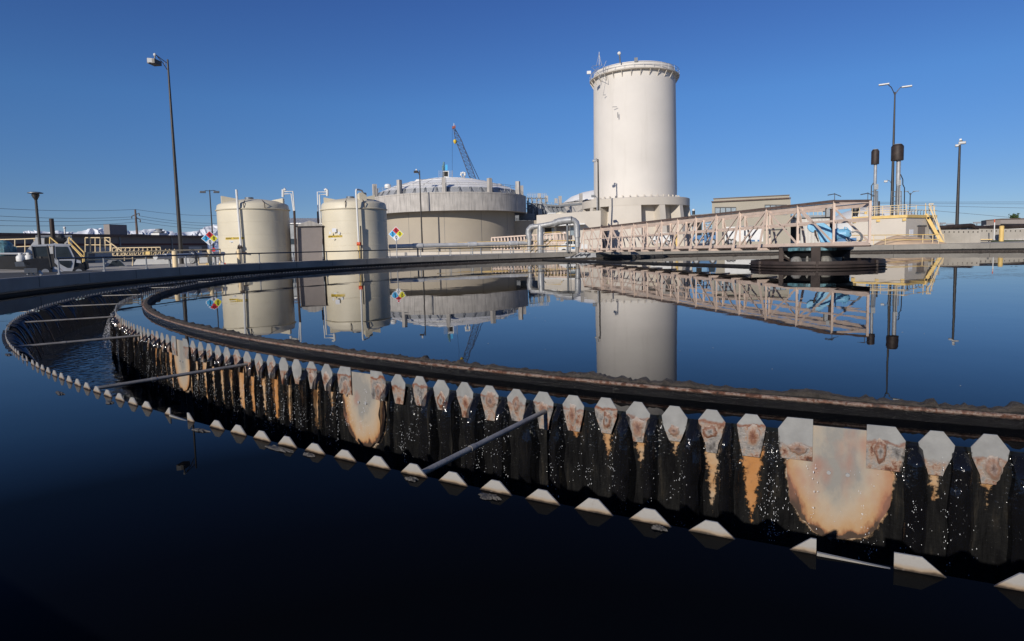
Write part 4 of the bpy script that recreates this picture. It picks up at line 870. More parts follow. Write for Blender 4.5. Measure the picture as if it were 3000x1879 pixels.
for k in range(11):
    t = daz+pi+R(3+k*32.727); q = Vector((sin(t), cos(t), 0)); c0 = Vector((dc.x, dc.y, 0)); p = MB(); e = Vector((-q.y, q.x, 0))
    p.box(c0+q*(dr1-.9)+V3(0, 0, (zt_+zp)/2-.1), (1.0, 1.2, zp-zt_+.2), ex=e); p.build('pier', M['ringc'], dg)
    p = MB(); qq = c0+q*(dr1-.5)+e*.75; p.tube([qq+V3(0,0,zt_), qq+V3(0,0,zp-.3)], .05, 5); p.build('pier_ladder', M['steel'], dg)
# roof railing
p = MB(); zr = zt_+.1
for z in (zr+2.0, zr+1.5):
    p.tube([Vector((dc.x+(rd+.4)*sin(t), dc.y+(rd+.4)*cos(t), z+.6)) for t in [R(a) for a in range(0, 361, 6)]], .05, 5)
for a in range(0, 360, 8): q = Vector((dc.x+(rd+.4)*sin(R(a)), dc.y+(rd+.4)*cos(R(a)), zr)); p.tube([q, q+V3(0, 0, 2.6)], .05, 5)
p.build('roof_railing', M['galv'], dg)
dp = Plane(1308, DY-3)
def dbox(x0, y0, x1, y1, dep, mat, nm, par, off=0):
    p = MB(); p.prism([dp(x, y, off) for x, y in ((x0, y1), (x1, y1), (x1, y0), (x0, y0))], dp.ey*dep); return p.build(nm, M[mat], par, smooth=False)
mx_ = thing('roof_mixer', 'boxy mixer housing with teal motor and light blue duct on the grey digester roof', 'machine', dp(1306, 525))
h_ = dbox(1297, 501, 1315, 521, 2.0, 'white', 'housing', mx_); dbox(1301, 503.5, 1312, 517, .1, 'shade', 'opening', h_, -.1); dbox(1296, 503, 1299, 520, 2.4, 'steel', 'side_panel', mx_, -.2)
dbox(1304.5, 483, 1311, 500, .8, 'sblue', 'duct', mx_); 
p = MB(); p.tube([dp(1299, 500), dp(1299, 490)], .45, 8); p.tube([dp(1298.5, 490), dp(1300, 482)], [.5, .3], 8); p.tube([dp(1300, 482), dp(1300, 475)], .28, 8); p.build('motor', M['teal'], mx_)
p = MB()
for x in (1286, 1290, 1294, 1318, 1322, 1326): p.tube([dp(x, 524), dp(x, 500)], .05, 5)
for y in (508, 515): p.tube([dp(1286, y), dp(1297, y)], .04, 5); p.tube([dp(1316, y), dp(1326, y)], .04, 5)
p.build('railing', M['galv'], mx_)
dbox(1283, 522, 1330, 526, 3, 'steel', 'platform', mx_, -.6)
vt = thing('roof_valves', 'cluster of white relief valves on a short stack right of the roof mixer', 'valve', dp(1357, 527))
p = MB(); p.tube([dp(1354, 528), dp(1354, 515)], .25, 8); p.tube([dp(1360, 528), dp(1360, 515)], .25, 8); p.build('stack', M['galv'], vt)
for x, y in ((1352, 508), (1357, 506.5), (1362, 508), (1351, 513), (1362, 513)):
    p = MB(); p.ball(dp(x, y), .38, 8, 6); p.build('valve', M['white'], vt)
for x, y, r, lab in ((1136, 544, 1.0, 'low white vent cap at the left edge of the dome'), (1228, 530, 1.2, 'white vent cap left of the roof mixer'), (1377, 528, 1.5, 'white vent cap beside the crane boom'), (1460, 543, 1.2, 'white vent cap at the right side of the dome')):
    p = MB(); c = P(x, y+2, DY-(8 if x < 1200 else 3)); p.lathe(c, [(r, -.6), (r, .3), (r*.8, .6), (.01, .75)], 20); p.build('roof_ventilator', M['white'], label=lab, category='vent', group='white vent caps on the digester dome')

# ---- second digester behind
d2 = P(1800, 690, 285); r2_ = 26; z2 = P(1640, 590, 262).z
dg2 = thing('digester', 'second domed digester mostly hidden behind the white tower', 'digester', (d2.x, d2.y, GZ))
p = MB(); p.lathe((d2.x, d2.y, 0), [(r2_-3, GZ), (r2_-3, z2-6), (r2_, z2-5.5), (r2_, z2)], 96); p.build('wall', M['ringc'], dg2)
zt2 = P(1690, 566, 285).z+.8; p = MB(); p.lathe((d2.x, d2.y, 0), [(.01, zt2+1.0), (8, zt2+.5), (15, zt2-.8), (20, zt2-2.6), (24, z2+.6)], 60); p.build('dome', M['roofw'], dg2)
for x, y0, y1 in ((1580, 567, 582), (1601, 574, 592), (1629, 582, 596), (1641, 575, 600), (1702, 567, 590)):
    a, b = P(x, y1, 262), P(x, y0, 262); p = MB(); p.box((a+b)/2, (1.3, 1.3, b.z-a.z)); p.build('pier', M['ringc'], dg2)
p = MB()
for dy in (0, 5): p.tube([P(x, y+dy, 259) for x, y in ((1560, 590), (1600, 594), (1640, 597), (1680, 590), (1705, 583))], .09, 5)
for i in range(16): x = 1562+i*9; p.tube([P(x, 603, 259), P(x, 590+(4 if 590 < x < 1660 else 0), 259)], .07, 5)
p.build('railing', M['galv'], dg2)
p = MB(); pq = Plane(1640, 255); p.prism([pq(x, y) for x, y in ((1555, 596), (1640, 601), (1725, 592), (1725, 598), (1640, 606), (1555, 604))], pq.ey*3); p.build('walkway', M['steel'], dg2, smooth=False)
p = MB(); p.prism([pq(x, y, 1) for x, y in ((1560, 604), (1655, 606), (1652, 640), (1575, 640))], pq.ey*3); p.build('shadowed_wall', M['steel'], dg2, smooth=False)
for i in range(7):
    x = 1600+i*13; p = MB(); p.beam(pq(x, 606, -.2), pq(x+8, 621, .3), .35, .25); p.build('bracket', M['galv'], dg2)

# ---- stair tower
stt = thing('stair_tower', 'dense grey steel stair and pipe tower between the digesters', 'stairs', P(1575, 690, 205))
q_ = Plane(1570, 205)
def sb(a, b, w_, nm, mat='galv', off=0, offb=None):
    p = MB(); p.beam(q_(*a, off), q_(*b, off if offb is None else offb), w_, w_); p.build(nm, M[mat], stt)
for x in (1546, 1558, 1572, 1585, 1598): sb((x, 648), (x-1, 578), .3, 'column', 'steel'); sb((x+3, 640), (x+2, 578), .22, 'column', 'steel', 3)
for y in (581, 597, 612, 632): sb((1542, y), (1602, y+1), .3, 'beam', 'steel')
for a, b in (((1548, 612), (1582, 588)), ((1546, 590), (1578, 616)), ((1550, 640), (1570, 614)), ((1556, 616), (1572, 638)), ((1575, 640), (1596, 612)), ((1560, 600), (1590, 640))): sb(a, b, .2, 'brace', 'galv')
for k in range(2): sb((1580, 592+k*4), (1612, 625+k*4), .35, 'stair_stringer', 'galv', -1); 
for k in range(3): sb((1578, 583+k*3), (1610, 615+k*3), .08, 'handrail', 'galv', -2)
for x in range(1545, 1602, 5): sb((x, 581), (x, 569), .08, 'railing_post', 'galv', -1)
for y in (568, 572, 576): sb((1545, y-1), (1602, y), .08, 'railing_bar', 'galv', -1)
p = MB(); p.prism([q_(x, y, 30) for x, y in ((1495, 608), (1600, 606), (1600, 665), (1495, 665))], q_.ey*2); p.build('back_panel', M['steel'], stt, smooth=False)
p = MB(); p.prism([q_(x, y, .5) for x, y in ((1545, 600), (1585, 596), (1600, 640), (1545, 640))], q_.ey*2); p.build('dark_panel', M['steel'], stt, smooth=False)
for x, r_ in ((1579, .5), (1585, .3), (1562, .25)):
    p = MB(); p.tube([q_(x, 645, -1.5), q_(x, 617, -1.5), q_(x, 612, 0)], r_, 10); p.build('riser', M['silver'], stt)
p = MB(); p.prism([q_(x, y, -2.5) for x, y in ((1521, 626), (1568, 628), (1568, 645), (1521, 646))], q_.ey*3); p.build('lower_landing', M['steel'], stt, smooth=False)
for y in (629, 634, 640):
    sb((1521, y), (1568, y+1), .08, 'landing_rail', 'galv', -3)

# ---- white tower
TX, TY = 1861, 161.6
tc_ = P(TX, 690, TY); TD = math.hypot(tc_.x, tc_.y); tr_ = TD*.0640; taz = math.atan2(tc_.x, tc_.y); C0 = Vector((tc_.x, tc_.y, 0))
def zf(y, r, x=1861): return P(x, y, TY-r*cos(taz)).z
zg = zf(199, tr_*1.07); zbt = zf(577, tr_*1.31, 1864); zbb = zf(601, tr_*1.31, 1864)
tw = thing('storage_tower', 'tall white cylindrical tower on a flared buttressed base', 'tower', (C0.x, C0.y, GZ))
p = MB(); p.lathe((C0.x, C0.y, 0), [(tr_, zbt-1), (tr_*1.012, zbt+2), (tr_*.985, zg-2), (tr_*.985, zg+1.2), (tr_*.96, zg+1.9), (tr_*.90, zg+1.9), (tr_*.9, zg+1)], 128); sh_ = p.build('shaft', M['cream'], tw)
p = MB(); p.lathe((C0.x, C0.y, 0), [(.01, zg+1.6), (tr_*.9, zg+1.2)], 64); p.build('top', M['cream'], sh_)
for (x, y0, y1, w_) in ((1810, 330, 345, .16), (1770, 278.3, 279, .7), (1801, 313.3, 313.8, 1.1)):
    p = MB(); a = P(x, y0, TY-tr_*cos(math.asin((x-1861)/122))-.0); b = P(x, y1, a.y); m_ = (a+b)/2; p.box(m_, (w_, .12, a.z-b.z+.06)); p.build('scar', M['steel'], sh_)
p = MB(); p.lathe((C0.x, C0.y, 0), [(tr_*.985, zg-.25), (tr_*1.075, zg-.1), (tr_*1.08, zg+.1), (tr_*.985, zg+.1)], 96); gal = p.build('gallery', M['cream2'], tw)
for k in range(30):
    t = R(k*12+3); q = Vector((sin(t), cos(t), 0)); p = MB(); p.beam(C0+q*tr_*.985+V3(0,0,zg-1.5), C0+q*tr_*1.06+V3(0,0,zg-.2), .14, .2); p.build('bracket', M['cream2'], gal)
p = MB()
for dz in (.65, 1.25): p.tube([Vector((C0.x+tr_*1.07*sin(R(a)), C0.y+tr_*1.07*cos(R(a)), zg+.1+dz)) for a in range(0, 361, 5)], .05, 5)
for a in range(0, 360, 12): q = Vector((C0.x+tr_*1.07*sin(R(a)), C0.y+tr_*1.07*cos(R(a)), zg+.1)); p.tube([q, q+V3(0, 0, 1.3)], .045, 5)
p.build('railing', M['galv'], gal)
ring = MB(); ring.lathe((C0.x, C0.y, 0), [(tr_*1.0, zbt+.02), (tr_*1.29, zbt), (tr_*1.31, zbt-.1), (tr_*1.31, zbb), (tr_*1.0, zbb)], 128); ring.build('base_ring', M['cream2'], tw)
p = MB(); p.lathe((C0.x, C0.y, 0), [(tr_*1.03, zbb+.3), (tr_*1.10, GZ-.3)], 96); p.build('base_wall', M['cream2'], tw)
cdir = taz+pi
def but(phi0, phi1, flare=1.45):
    p = MB(); t0, t1 = cdir-R(phi0), cdir-R(phi1); n = max(1, int(abs(phi1-phi0)/4)); vs_ = []
    zk = zbb-5.2
    for i in range(n+1):
        t = t0+(t1-t0)*i/n; q = Vector((sin(t), cos(t), 0))
        for r, z in ((1.0, zbb), (1.305, zbb), (1.37, zk), (1.44, GZ-.3), (1.0, GZ-.3)): vs_.append(C0+q*tr_*r+V3(0, 0, z))
    fs = []
    for i in range(n):
        for j in range(5): fs.append((i*5+j, i*5+(j+1) % 5, (i+1)*5+(j+1) % 5, (i+1)*5+j))
    fs += [(4, 3, 2, 1, 0), tuple(n*5+j for j in range(5))]
    p.add(vs_, fs); p.build('buttress', M['cream2'], tw, smooth=False)
but(-27, 6)
for ph in (25, 51, 78, 105, 132, 160, 190, 215, 243): but(ph, ph+6)
but(-49, -54); but(-74, -80); but(-38, -40)
for a in range(0, 360, 9):
    q = Vector((sin(R(a)), cos(R(a)), 0)); p = MB(); p.box(C0+q*tr_*1.06+V3(0, 0, zbt+.35), (.25, .35, .7), rz=-R(a)); p.build('anchor', M['cream2'], tw)
pn = MB(); t = cdir-R(-54); 
mast = thing('lattice_mast', 'small tripod aerial mast at the left edge of the tower gallery', 'antenna', P(1755, 200, TY-8))
mpn = Plane(1755, TY-6)
for a, b in (((1747, 205), (1755, 165)), ((1763, 203), (1755, 165)), ((1733, 207), (1776, 243)), ((1738, 225), (1766, 195)), ((1749, 256), (1776, 186)), ((1733, 230), (1750, 205)), ((1766, 204), (1776, 243)), ((1735, 205), (1758, 197))):
    p = MB(); p.tube([mpn(*a, -3), mpn(*b, -2)], .05, 5); p.build('strut', M['galv'], mast)
p = MB(); p.tube([mpn(1755.5, 200, -2), mpn(1755.5, 160, -2)], .07, 5); p.build('mast', M['galv'], mast)
p = MB(); p.box(mpn(1726, 223, -3), (1.0, .5, .7), ex=mpn.ex); p.build('camera', M['white'], mast)
bc = thing('beacon', 'white beacon on a dark stem standing on the tower rim', 'beacon', mpn(1815, 195))
p = MB(); p.tube([mpn(1816, 195, -3), mpn(1814, 173, -3)], .18, 6); p.build('stem', M['steel'], bc)
p = MB(); p.ball(mpn(1813, 168, -3), .45, 8, 6); p.build('lamp', M['white'], bc)
p = MB(); p.box(mpn(1861, 186, -3), (.8, .4, .9), ex=mpn.ex); p.build('control_box', M['steel'], label='small grey box on the tower gallery rail', category='box')

# ---- cream low wing between digester and tower, with roofed porch
wg = thing('low_building', 'low cream building wing joining the tower base, dark doors under a thin porch roof', 'building', P(1630, 735, 140))
wp_ = Plane(1640, 138)
p = MB(); p.prism([wp_(x, y) for x, y in ((1572, 760), (1760, 760), (1760, 617), (1703, 621), (1572, 631))], wp_.ey*10); wal = p.build('wall', M['cream2'], wg, smooth=False)
p = MB(); p.prism([wp_(x, y, -2.5) for x, y in ((1575, 663), (1712, 655), (1712, 659), (1575, 667))], wp_.ey*2.6); p.build('porch_roof', M['white'], wg, smooth=False)
for x0, y0, x1, y1, mt, nm in ((1596, 668, 1616, 690, 'shade', 'window'), (1630, 664, 1660, 712, 'bldgwall', 'door'), (1617, 668, 1622, 690, 'brick', 'glass_block'), (1670, 665, 1683, 690, 'brick', 'glass_block'), (1625, 680, 1629, 720, 'pink', 'post'), (1666, 690, 1676, 702, 'rustpost', 'panel')):
    p = MB(); p.prism([wp_(x, y, -.1) for x, y in ((x0, y1), (x1, y1), (x1, y0), (x0, y0))], wp_.ey*.09); p.build(nm, M[mt], wg, smooth=False)
p = MB(); p.prism([wp_(x, y, -.12) for x, y in ((1651, 684), (1656, 684), (1656, 680), (1651, 680))], wp_.ey*.02); p.build('notice', M['swhite'], wg, smooth=False)
p = MB(); p.tube([wp_(1605, 624, 3), wp_(1627, 623, 3), wp_(1627, 629, 3)], .15, 6); p.tube([wp_(1605, 624, 3), wp_(1605, 630, 3)], .15, 6); p.build('roof_pipe', M['white'], wg)
p = MB(); c = wp_(1643, 626, 3); p.lathe(c, [(1.2, -.4), (1.1, .3), (.01, .7)], 16); p.build('roof_vent', M['tank'], wg)
# tan round annex wall between digester and wing
an = MB(); apn = Plane(1545, 196); an.prism([apn(x, y) for x, y in ((1488, 760), (1574, 760), (1572, 646), (1488, 648))], apn.ey*8); an.build('annex_wall', M['tanwall'], smooth=False, label='plain tan wall joining the digester to the low cream wing', category='wall')

# ---- crane
cr = thing('crane', 'dark blue lattice crane boom with red tip rising behind the digester dome', 'crane', P(1391, 690, 240))
cp = Plane(1360, 240)
def bq(f, side): # boom chords
    x = 1388+(1331-1388)*f; y = 530+(377-530)*f; w_ = (1-.75*max(0, (f-.80)/.2))*(.35+.65*min(1, f/.05+.5))*11.5
    return (x+side*w_*1.0, y-side*w_*.37*(-1))
for sd_ in (-1, 1):
    for off in (0, 1.4):
        p = MB(); p.tube([cp(*bq(i/14, sd_*.85), off) for i in range(15)], .12, 5); p.build('boom_chord', M['cranep'], cr)
nb_ = 26
for i in range(nb_):
    p = MB(); a, b = (-1, 1) if i % 2 else (1, -1)
    p.beam(cp(*bq(i/nb_, a*.85), 0), cp(*bq((i+1)/nb_, b*.85), 0), .11, .11); p.beam(cp(*bq(i/nb_, b*.85), 1.4), cp(*bq((i+1)/nb_, a*.85), 1.4), .10, .10); p.build('lacing', M['cranep'], cr)
p = MB(); p.box(cp(1326.5, 374), (.45, .8, 1.0), ex=cp.ex); p.box(cp(1331, 374), (.8, .8, .7), ex=cp.ex); p.box(cp(1333, 371), (.4, .8, .8), ex=cp.ex); p.build('tip_sheave', M['redtip'], cr)
p = MB(); p.tube([cp(1330, 370), cp(1330, 362)], .12, 5); p.build('tip_light', M['white'], cr)
for x0, y0, x1, y1, r_ in ((1325, 376, 1325, 540, .05), (1332, 378, 1333, 411, .06), (1356, 428, 1410, 540, .07), (1360, 432, 1406, 530, .06)):
    p = MB(); p.tube([cp(x0, y0), cp(x1, y1)], r_, 4); p.build('cable', M['cranep'], cr)
p = MB(); p.lathe(cp(1333, 416), [(.05, 1.0), (.6, .7), (.7, 0), (.3, -.7), (.05, -.9)], 10); p.build('hook_block', M['gold'], cr)

# ---- lamp posts
def lamp(label, pts, mat='pole', Y=60, r0=.1, r1=.07, heads=(), arms=(), base=True, group=None, pedestal=None):
    (x0, y0), (x1, y1) = pts; t_ = thing('street_lamp', label, 'street lamp', (P(x1, y1, Y).x, Y, GZ), group)
    p = MB(); a, b = P(x0, y0, Y), P(x1, y1, Y); a.x = b.x; a.z = min(a.z, GZ); p.tube([a, b], [r0, r1], 12); p.build('pole', M[mat], t_)
    pl_ = Plane(x1, Y)
    for ar in arms:
        p = MB(); p.tube([pl_(x, y) for x, y in ar[:-1]], ar[-1], 6); p.build('arm', M[mat], t_)
    for x, y, w_, h_, d_, m_ in heads:
        p = MB(); p.box(pl_(x, y), (w_, d_, h_), ex=pl_.ex); o = p.build('lamp_head', M[m_], t_, smooth=False); bv = o.modifiers.new('b', 'BEVEL'); bv.width = min(w_, h_)*.15; bv.segments = 2
    return t_, pl_
lt, lpl = lamp('tall dark lamp post at left with one boxy dark lamp head, its sunlit side painted white', ((530, 790), (491, 175)), Y=58, r0=.20, r1=.075, arms=[((490, 186), (471, 172), (455, 160), .035), ((490, 205), (478, 186), (461, 166), .035), ((483, 181), (483, 193), .02)])
e2 = (lpl.ex*.55+lpl.ey*.83).normalized(); p = MB(); p.box(lpl(452, 179, .5), (1.05, .72, .40), ex=e2); o = p.build('lamp_head', M['pole'], lt, smooth=False)
p = MB(); p.box(lpl(442, 176.5, -.05), (.05, .0, .0), ex=lpl.ex) if 0 else p.box(lpl(443, 177, .02), (.66, .03, .38), ex=(lpl.ex*.97-lpl.ey*.1).normalized()); p.build('painted_lit_face', M['white'], o, smooth=False)  # white plate paints the sunlit side of the dark head box
p = MB(); p.ball(lpl(453.5, 161), .13, 8, 6, 1.2); p.build('photocell', M['white'], lt); p = MB(); p.tube([lpl(453.5, 164), lpl(453.5, 172)], .06, 6); p.build('hanger', M['pole'], lt)
mu = thing('street_lamp', 'weathered mushroom-topped lamp on a rusty pole at far left', 'street lamp', (P(107, 560, 47).x, 47, GZ)); ml = P(105, 563, 47)
p = MB(); a = P(114, 740, 47); b = P(105, 584, 47); a.x = b.x; a.z = GZ; p.tube([a, b], [.11, .09], 10); p.build('pole', M['pole'], mu)
LS = .95; p = MB(); p.lathe((b.x, b.y, b.z), [(r*LS, z*LS) for r, z in ((.09, -.08), (.14, .02), (.17, .10), (.21, .12), (.22, .22), (.26, .24), (.27, .38), (.20, .44))], 20); p.build('lantern', M['pole'], mu)
p = MB(); p.lathe((b.x, b.y, b.z+.44), [(.50, 0), (.49, .05), (.3, .10), (.01, .13)], 28); p.build('shade', M['steel'], mu)
lamp('thin double-headed lamp far behind the left diamond sign', ((624, 742), (614, 557)), Y=112, r0=.14, r1=.09, mat='pole', arms=[((614, 560), (603, 559), (592, 562), .05), ((614, 560), (625, 558), (633, 560), .05)], heads=[(594, 563, 1.0, .35, .6, 'steel'), (634, 563, 1.0, .35, .6, 'steel')])
lamp('lamp post with a small white head in front of the grey digester', ((1238, 720), (1229, 500)), Y=171, r0=.24, r1=.14, arms=[((1229, 508), (1222, 503), (1218, 499), .08), ((1229, 514), (1224, 506), .07)], heads=[(1219, 504, 1.3, .6, .7, 'pole'), (1214.5, 505, .4, .5, .5, 'white'), (1219.5, 498, .4, .4, .4, 'white')])
lamp('lamp post standing against the white tower, head turned left', ((1757, 664), (1752, 467)), Y=143, r0=.24, r1=.15, arms=[((1752, 470), (1747, 466), (1744, 464), .07), ((1752, 478), (1748, 470), .06)], heads=[(1741, 472, .8, .5, .7, 'galv'), (1744, 465, .4, .35, .3, 'galv')])
lamp('short lamp with a grey head leaning over the tower base ring', ((1755, 655), (1749, 580)), Y=138, r0=.13, r1=.12, mat='galv', arms=[((1749, 580), (1745, 576), (1738, 575), .12)], heads=[(1738, 575, .9, .5, .8, 'steel')])
lamp('tall double-armed lamp rising behind the dark muffler at right', ((2605, 640), (2622, 270)), Y=100, r0=.30, r1=.10, arms=[((2622, 281), (2617, 268), (2611, 256), (2603, 250), .07), ((2622, 278), (2630, 266), (2638, 257), (2646, 253), .07)], heads=[(2590, 248, 1.5, .22, .6, 'galv'), (2657, 254, 1.4, .22, .6, 'galv')])
lamp('lone floodlight pole at right with two stubby heads', ((2803, 672), (2812, 425)), Y=110, r0=.30, r1=.17, heads=[(2806, 427, .8, .4, .8, 'galv'), (2819, 419, 1.1, .45, .8, 'galv'), (2814, 410, .35, .35, .35, 'white'), (2816, 414, .4, .3, .4, 'pole')])
lamp('small distant double-armed lamp right of the mufflers', ((2665, 622), (2667, 566)), Y=170, r0=.16, r1=.12, arms=[((2667, 572), (2661, 563), (2655, 561), .07), ((2667, 572), (2674, 563), (2684, 560.5), .07)], heads=[(2655, 561, 1.2, .15, .5, 'steel'), (2684, 560.5, 1.4, .15, .5, 'steel')])
lamp('distant lamp with one boxy head between the two mufflers', ((2614, 600), (2613, 532)), Y=150, r0=.12, r1=.1, arms=[((2613, 540), (2606, 530), (2598, 528), .06), ((2613, 534), (2620, 530), .05)], heads=[(2595, 532, .8, .5, .6, 'galv')])

# ---- tan office building at right
tbld = thing('office_building', 'tan stucco office block with ribbon windows behind the bridge', 'building', P(2200, 700, 115))
tp = Plane(2200, 112, 22)
def tpr(pts, dep, mat, nm, par=None, off=0):
    p = MB(); p.prism([tp(x, y, off) for x, y in pts], tp.ey*dep); return p.build(nm, M[mat], par or tbld, smooth=False)
w1 = tpr(((2086, 740), (2316, 740), (2316, 583), (2086, 592)), 12, 'taupe', 'wall')
tpr(((2084, 593.5), (2317, 582), (2317, 579), (2084, 590.5)), .6, 'browntop', 'cornice', off=-.35)
tpr(((2090, 592), (2313, 581), (2313, 571), (2090, 582)), 11, 'taupe', 'parapet', off=.4)
tpr(((2089, 583), (2314, 572), (2314, 570), (2089, 581)), .8, 'bldgwall', 'coping', off=.2)
for x0, y0, x1, y1 in ((2094, 607, 2157, 640), (2240, 600, 2306, 630)):
    f = tpr(((x0, y1), (x1, y1), (x1, y0), (x0, y0)), .1, 'black', 'window', off=-.04)
    for k in range(4):
        xa = x0+2+k*(x1-x0)/4; xb = x0+(k+1)*(x1-x0)/4-1; tpr(((xa, y1), (xb, y1), (xb, y0+3), (xa, y0+3)), .05, 'brick', 'pane', f, -.08)
tpr(((2265, 623), (2306, 620), (2306, 622), (2265, 625)), .1, 'black', 'louvre', off=-.08)
tpr(((2240, 673), (2305, 671), (2305, 674), (2240, 676)), .1, 'black', 'louvre', off=-.08)
cb = thing('corrugated_shed', 'pale corrugated metal shed with a yellow roof rail beside the tan office', 'shed', P(2380, 705, 118))
cq = Plane(2380, 116, 24)
p = MB(); p.prism([cq(x, y) for x, y in ((2316, 740), (2440, 740), (2440, 640), (2316, 640))], cq.ey*8); p.build('wall', M['ringc'], cb, smooth=False)
for i in range(30):
    p = MB(); x = 2318+i*4.1; p.beam(cq(x, 735, -.08), cq(x, 642, -.08), .1, .12, up=cq.ey); p.build('corrugation', M['white'], cb)
p = MB(); p.prism([cq(x, y, -.5) for x, y in ((2312, 640), (2442, 636), (2442, 630), (2312, 633))], cq.ey*9); p.build('roof', M['steel'], cb, smooth=False)
p = MB(); p.prism([cq(x, y, -.15) for x, y in ((2317, 705), (2345, 705), (2345, 655), (2317, 655))], cq.ey*.1); p.build('door', M['shade'], cb, smooth=False)
p = MB()
for y in (614, 621): p.tube([cq(2316, y), cq(2425, y)], .05, 5)
for x in range(2318, 2426, 13): p.tube([cq(x, 632), cq(x, 614)], .05, 5)
p.build('roof_railing', M['paleyel'], cb)
# white fabric dome
dm = thing('white_dome', 'large smooth white domed tank roof behind the cream block building', 'dome', P(2600, 700, 150))
dcn = P(2556, 700, 150); p = MB(); zt3 = P(2590, 603, 150).z; rr_ = 12.0
p.lathe((dcn.x, dcn.y, 0), [(.01, zt3), (rr_*.3, zt3-.35), (rr_*.6, zt3-1.6), (rr_*.8, zt3-3.2), (rr_*.95, zt3-5.2), (rr_, zt3-7), (rr_, GZ)], 96); p.build('shell', M['white'], dm)

#@@PART4

# ============================================================ PART 4: right bank, left bank, far things
def slab(pl, pts, dep, mat, nm, par, off=0, **k):
    p = MB(); p.prism([pl(x, y, off) for x, y in pts], pl.ey*dep); return p.build(nm, M[mat] if isinstance(mat, str) else mat, par, smooth=False, **k)
def rect(x0, y0, x1, y1): return ((x0, y1), (x1, y1), (x1, y0), (x0, y0))
# ---- cream block pump building
cor = P(2655, 632, 66); pbl = thing('pump_building', 'cream block pump building with dark door, yellow roof edge and roof rail', 'building', (cor.x, cor.y, GZ))
dl = P(2496, 640, 69.5); el = Vector((cor.x-dl.x, cor.y-dl.y, 0)).normalized()      # left face direction
c2 = P(2742, 640, 70.0); er_ = Vector((c2.x-cor.x, c2.y-cor.y, 0)).normalized(); Lr = (Vector((c2.x, c2.y, 0))-Vector((cor.x, cor.y, 0))).length; Ll = (Vector((cor.x, cor.y, 0))-Vector((dl.x, dl.y, 0))).length
cxy = Vector((cor.x, cor.y, 0)); zr_ = cor.z
q = [cxy-el*Ll, cxy, cxy+er_*Lr, cxy+er_*Lr-el*Ll]
p = MB(); p.hexa([v+V3(0, 0, GZ-.1) for v in q]+[v+V3(0, 0, zr_-.12) for v in q]); pw = p.build('wall', M['cream2'], pbl, smooth=False)
nl = Vector((el.y, -el.x, 0)); nr = Vector((er_.y, -er_.x, 0)); ctr = (q[0]+q[2])/2
if (cxy-ctr).dot(nl) < 0: nl = -nl
if (cxy-ctr).dot(nr) < 0: nr = -nr
p = MB(); o1 = nl*.12+nr*.12
for a, b, n_ in ((q[0], q[1]+el*.1, nl), (q[1]-er_*.0, q[2], nr)): p.beam(a+n_*.06+V3(0, 0, zr_-.06), b+n_*.06+V3(0, 0, zr_-.06), .14, .30)
p.build('roof_edge', M['yellow'], pbl)
def lf(s, z, o=0): return q[0]+el*s+nl*o+V3(0, 0, z)
def rf(s, z, o=0): return cxy+er_*s+nr*o+V3(0, 0, z)
for s in (Ll*.05, Ll*.5, Ll*.97):
    p = MB(); p.beam(lf(s, zr_-.3, .1), lf(s, zr_-.55, .1), .35, .12); p.build('bracket', M['yellow'], pbl)
p = MB(); p.hexa([rf(a, z, o) for z in (.55, 2.55) for a, o in ((.38*Lr, 0), (.62*Lr, 0), (.62*Lr, .05), (.38*Lr, .05))]); dr2 = p.build('door', M['bldgwall'], pbl, smooth=False)
p = MB(); p.beam(rf(.35*Lr, 2.62, .06), rf(.65*Lr, 2.62, .06), .1, .12); p.build('door_hood', M['steel'], dr2)
p = MB(); p.hexa([rf(a, z, o) for z in (1.5, 2.2) for a, o in ((.12*Lr, 0), (.24*Lr, 0), (.24*Lr, .02), (.12*Lr, .02))]); p.build('notice', M['swhite'], pbl, smooth=False)
# roof railing
rl = thing('roof_railing', 'pale yellow two-bar railing round the pump building roof', 'railing', lf(0, zr_))
H = 1.15
for i in range(8):
    p = MB(); a = lf(Ll*i/7, zr_, 0); p.tube([a, a+V3(0, 0, H)], .035, 6); p.build('post', M['paleyel'], rl)
for i in range(1, 4):
    p = MB(); a = rf(Lr*i/3.2, zr_, 0); p.tube([a, a+V3(0, 0, H)], .035, 6); p.build('post', M['paleyel'], rl)
for z in (H, H*.55):
    p = MB(); p.tube([lf(0, zr_+z), lf(Ll, zr_+z), rf(Lr, zr_+z)], .035, 6); p.build('bar', M['paleyel'], rl)
    p = MB(); w0 = -el*0; p.tube([lf(0, zr_+z), lf(0, zr_+z)-nl*Lr*.8, lf(Ll, zr_+z)-nl*Lr*.8], .03, 6); p.build('bar', M['paleyel'], rl)
for i in range(9):
    p = MB(); a = rf(Lr*(.1+.1*i), zr_+.02, -.4); p.tube([a, a+V3(0, 0, .55), a+er_*.25+V3(0, 0, .62)], .035, 5); p.build('vent_hook', M['steel'], pbl)
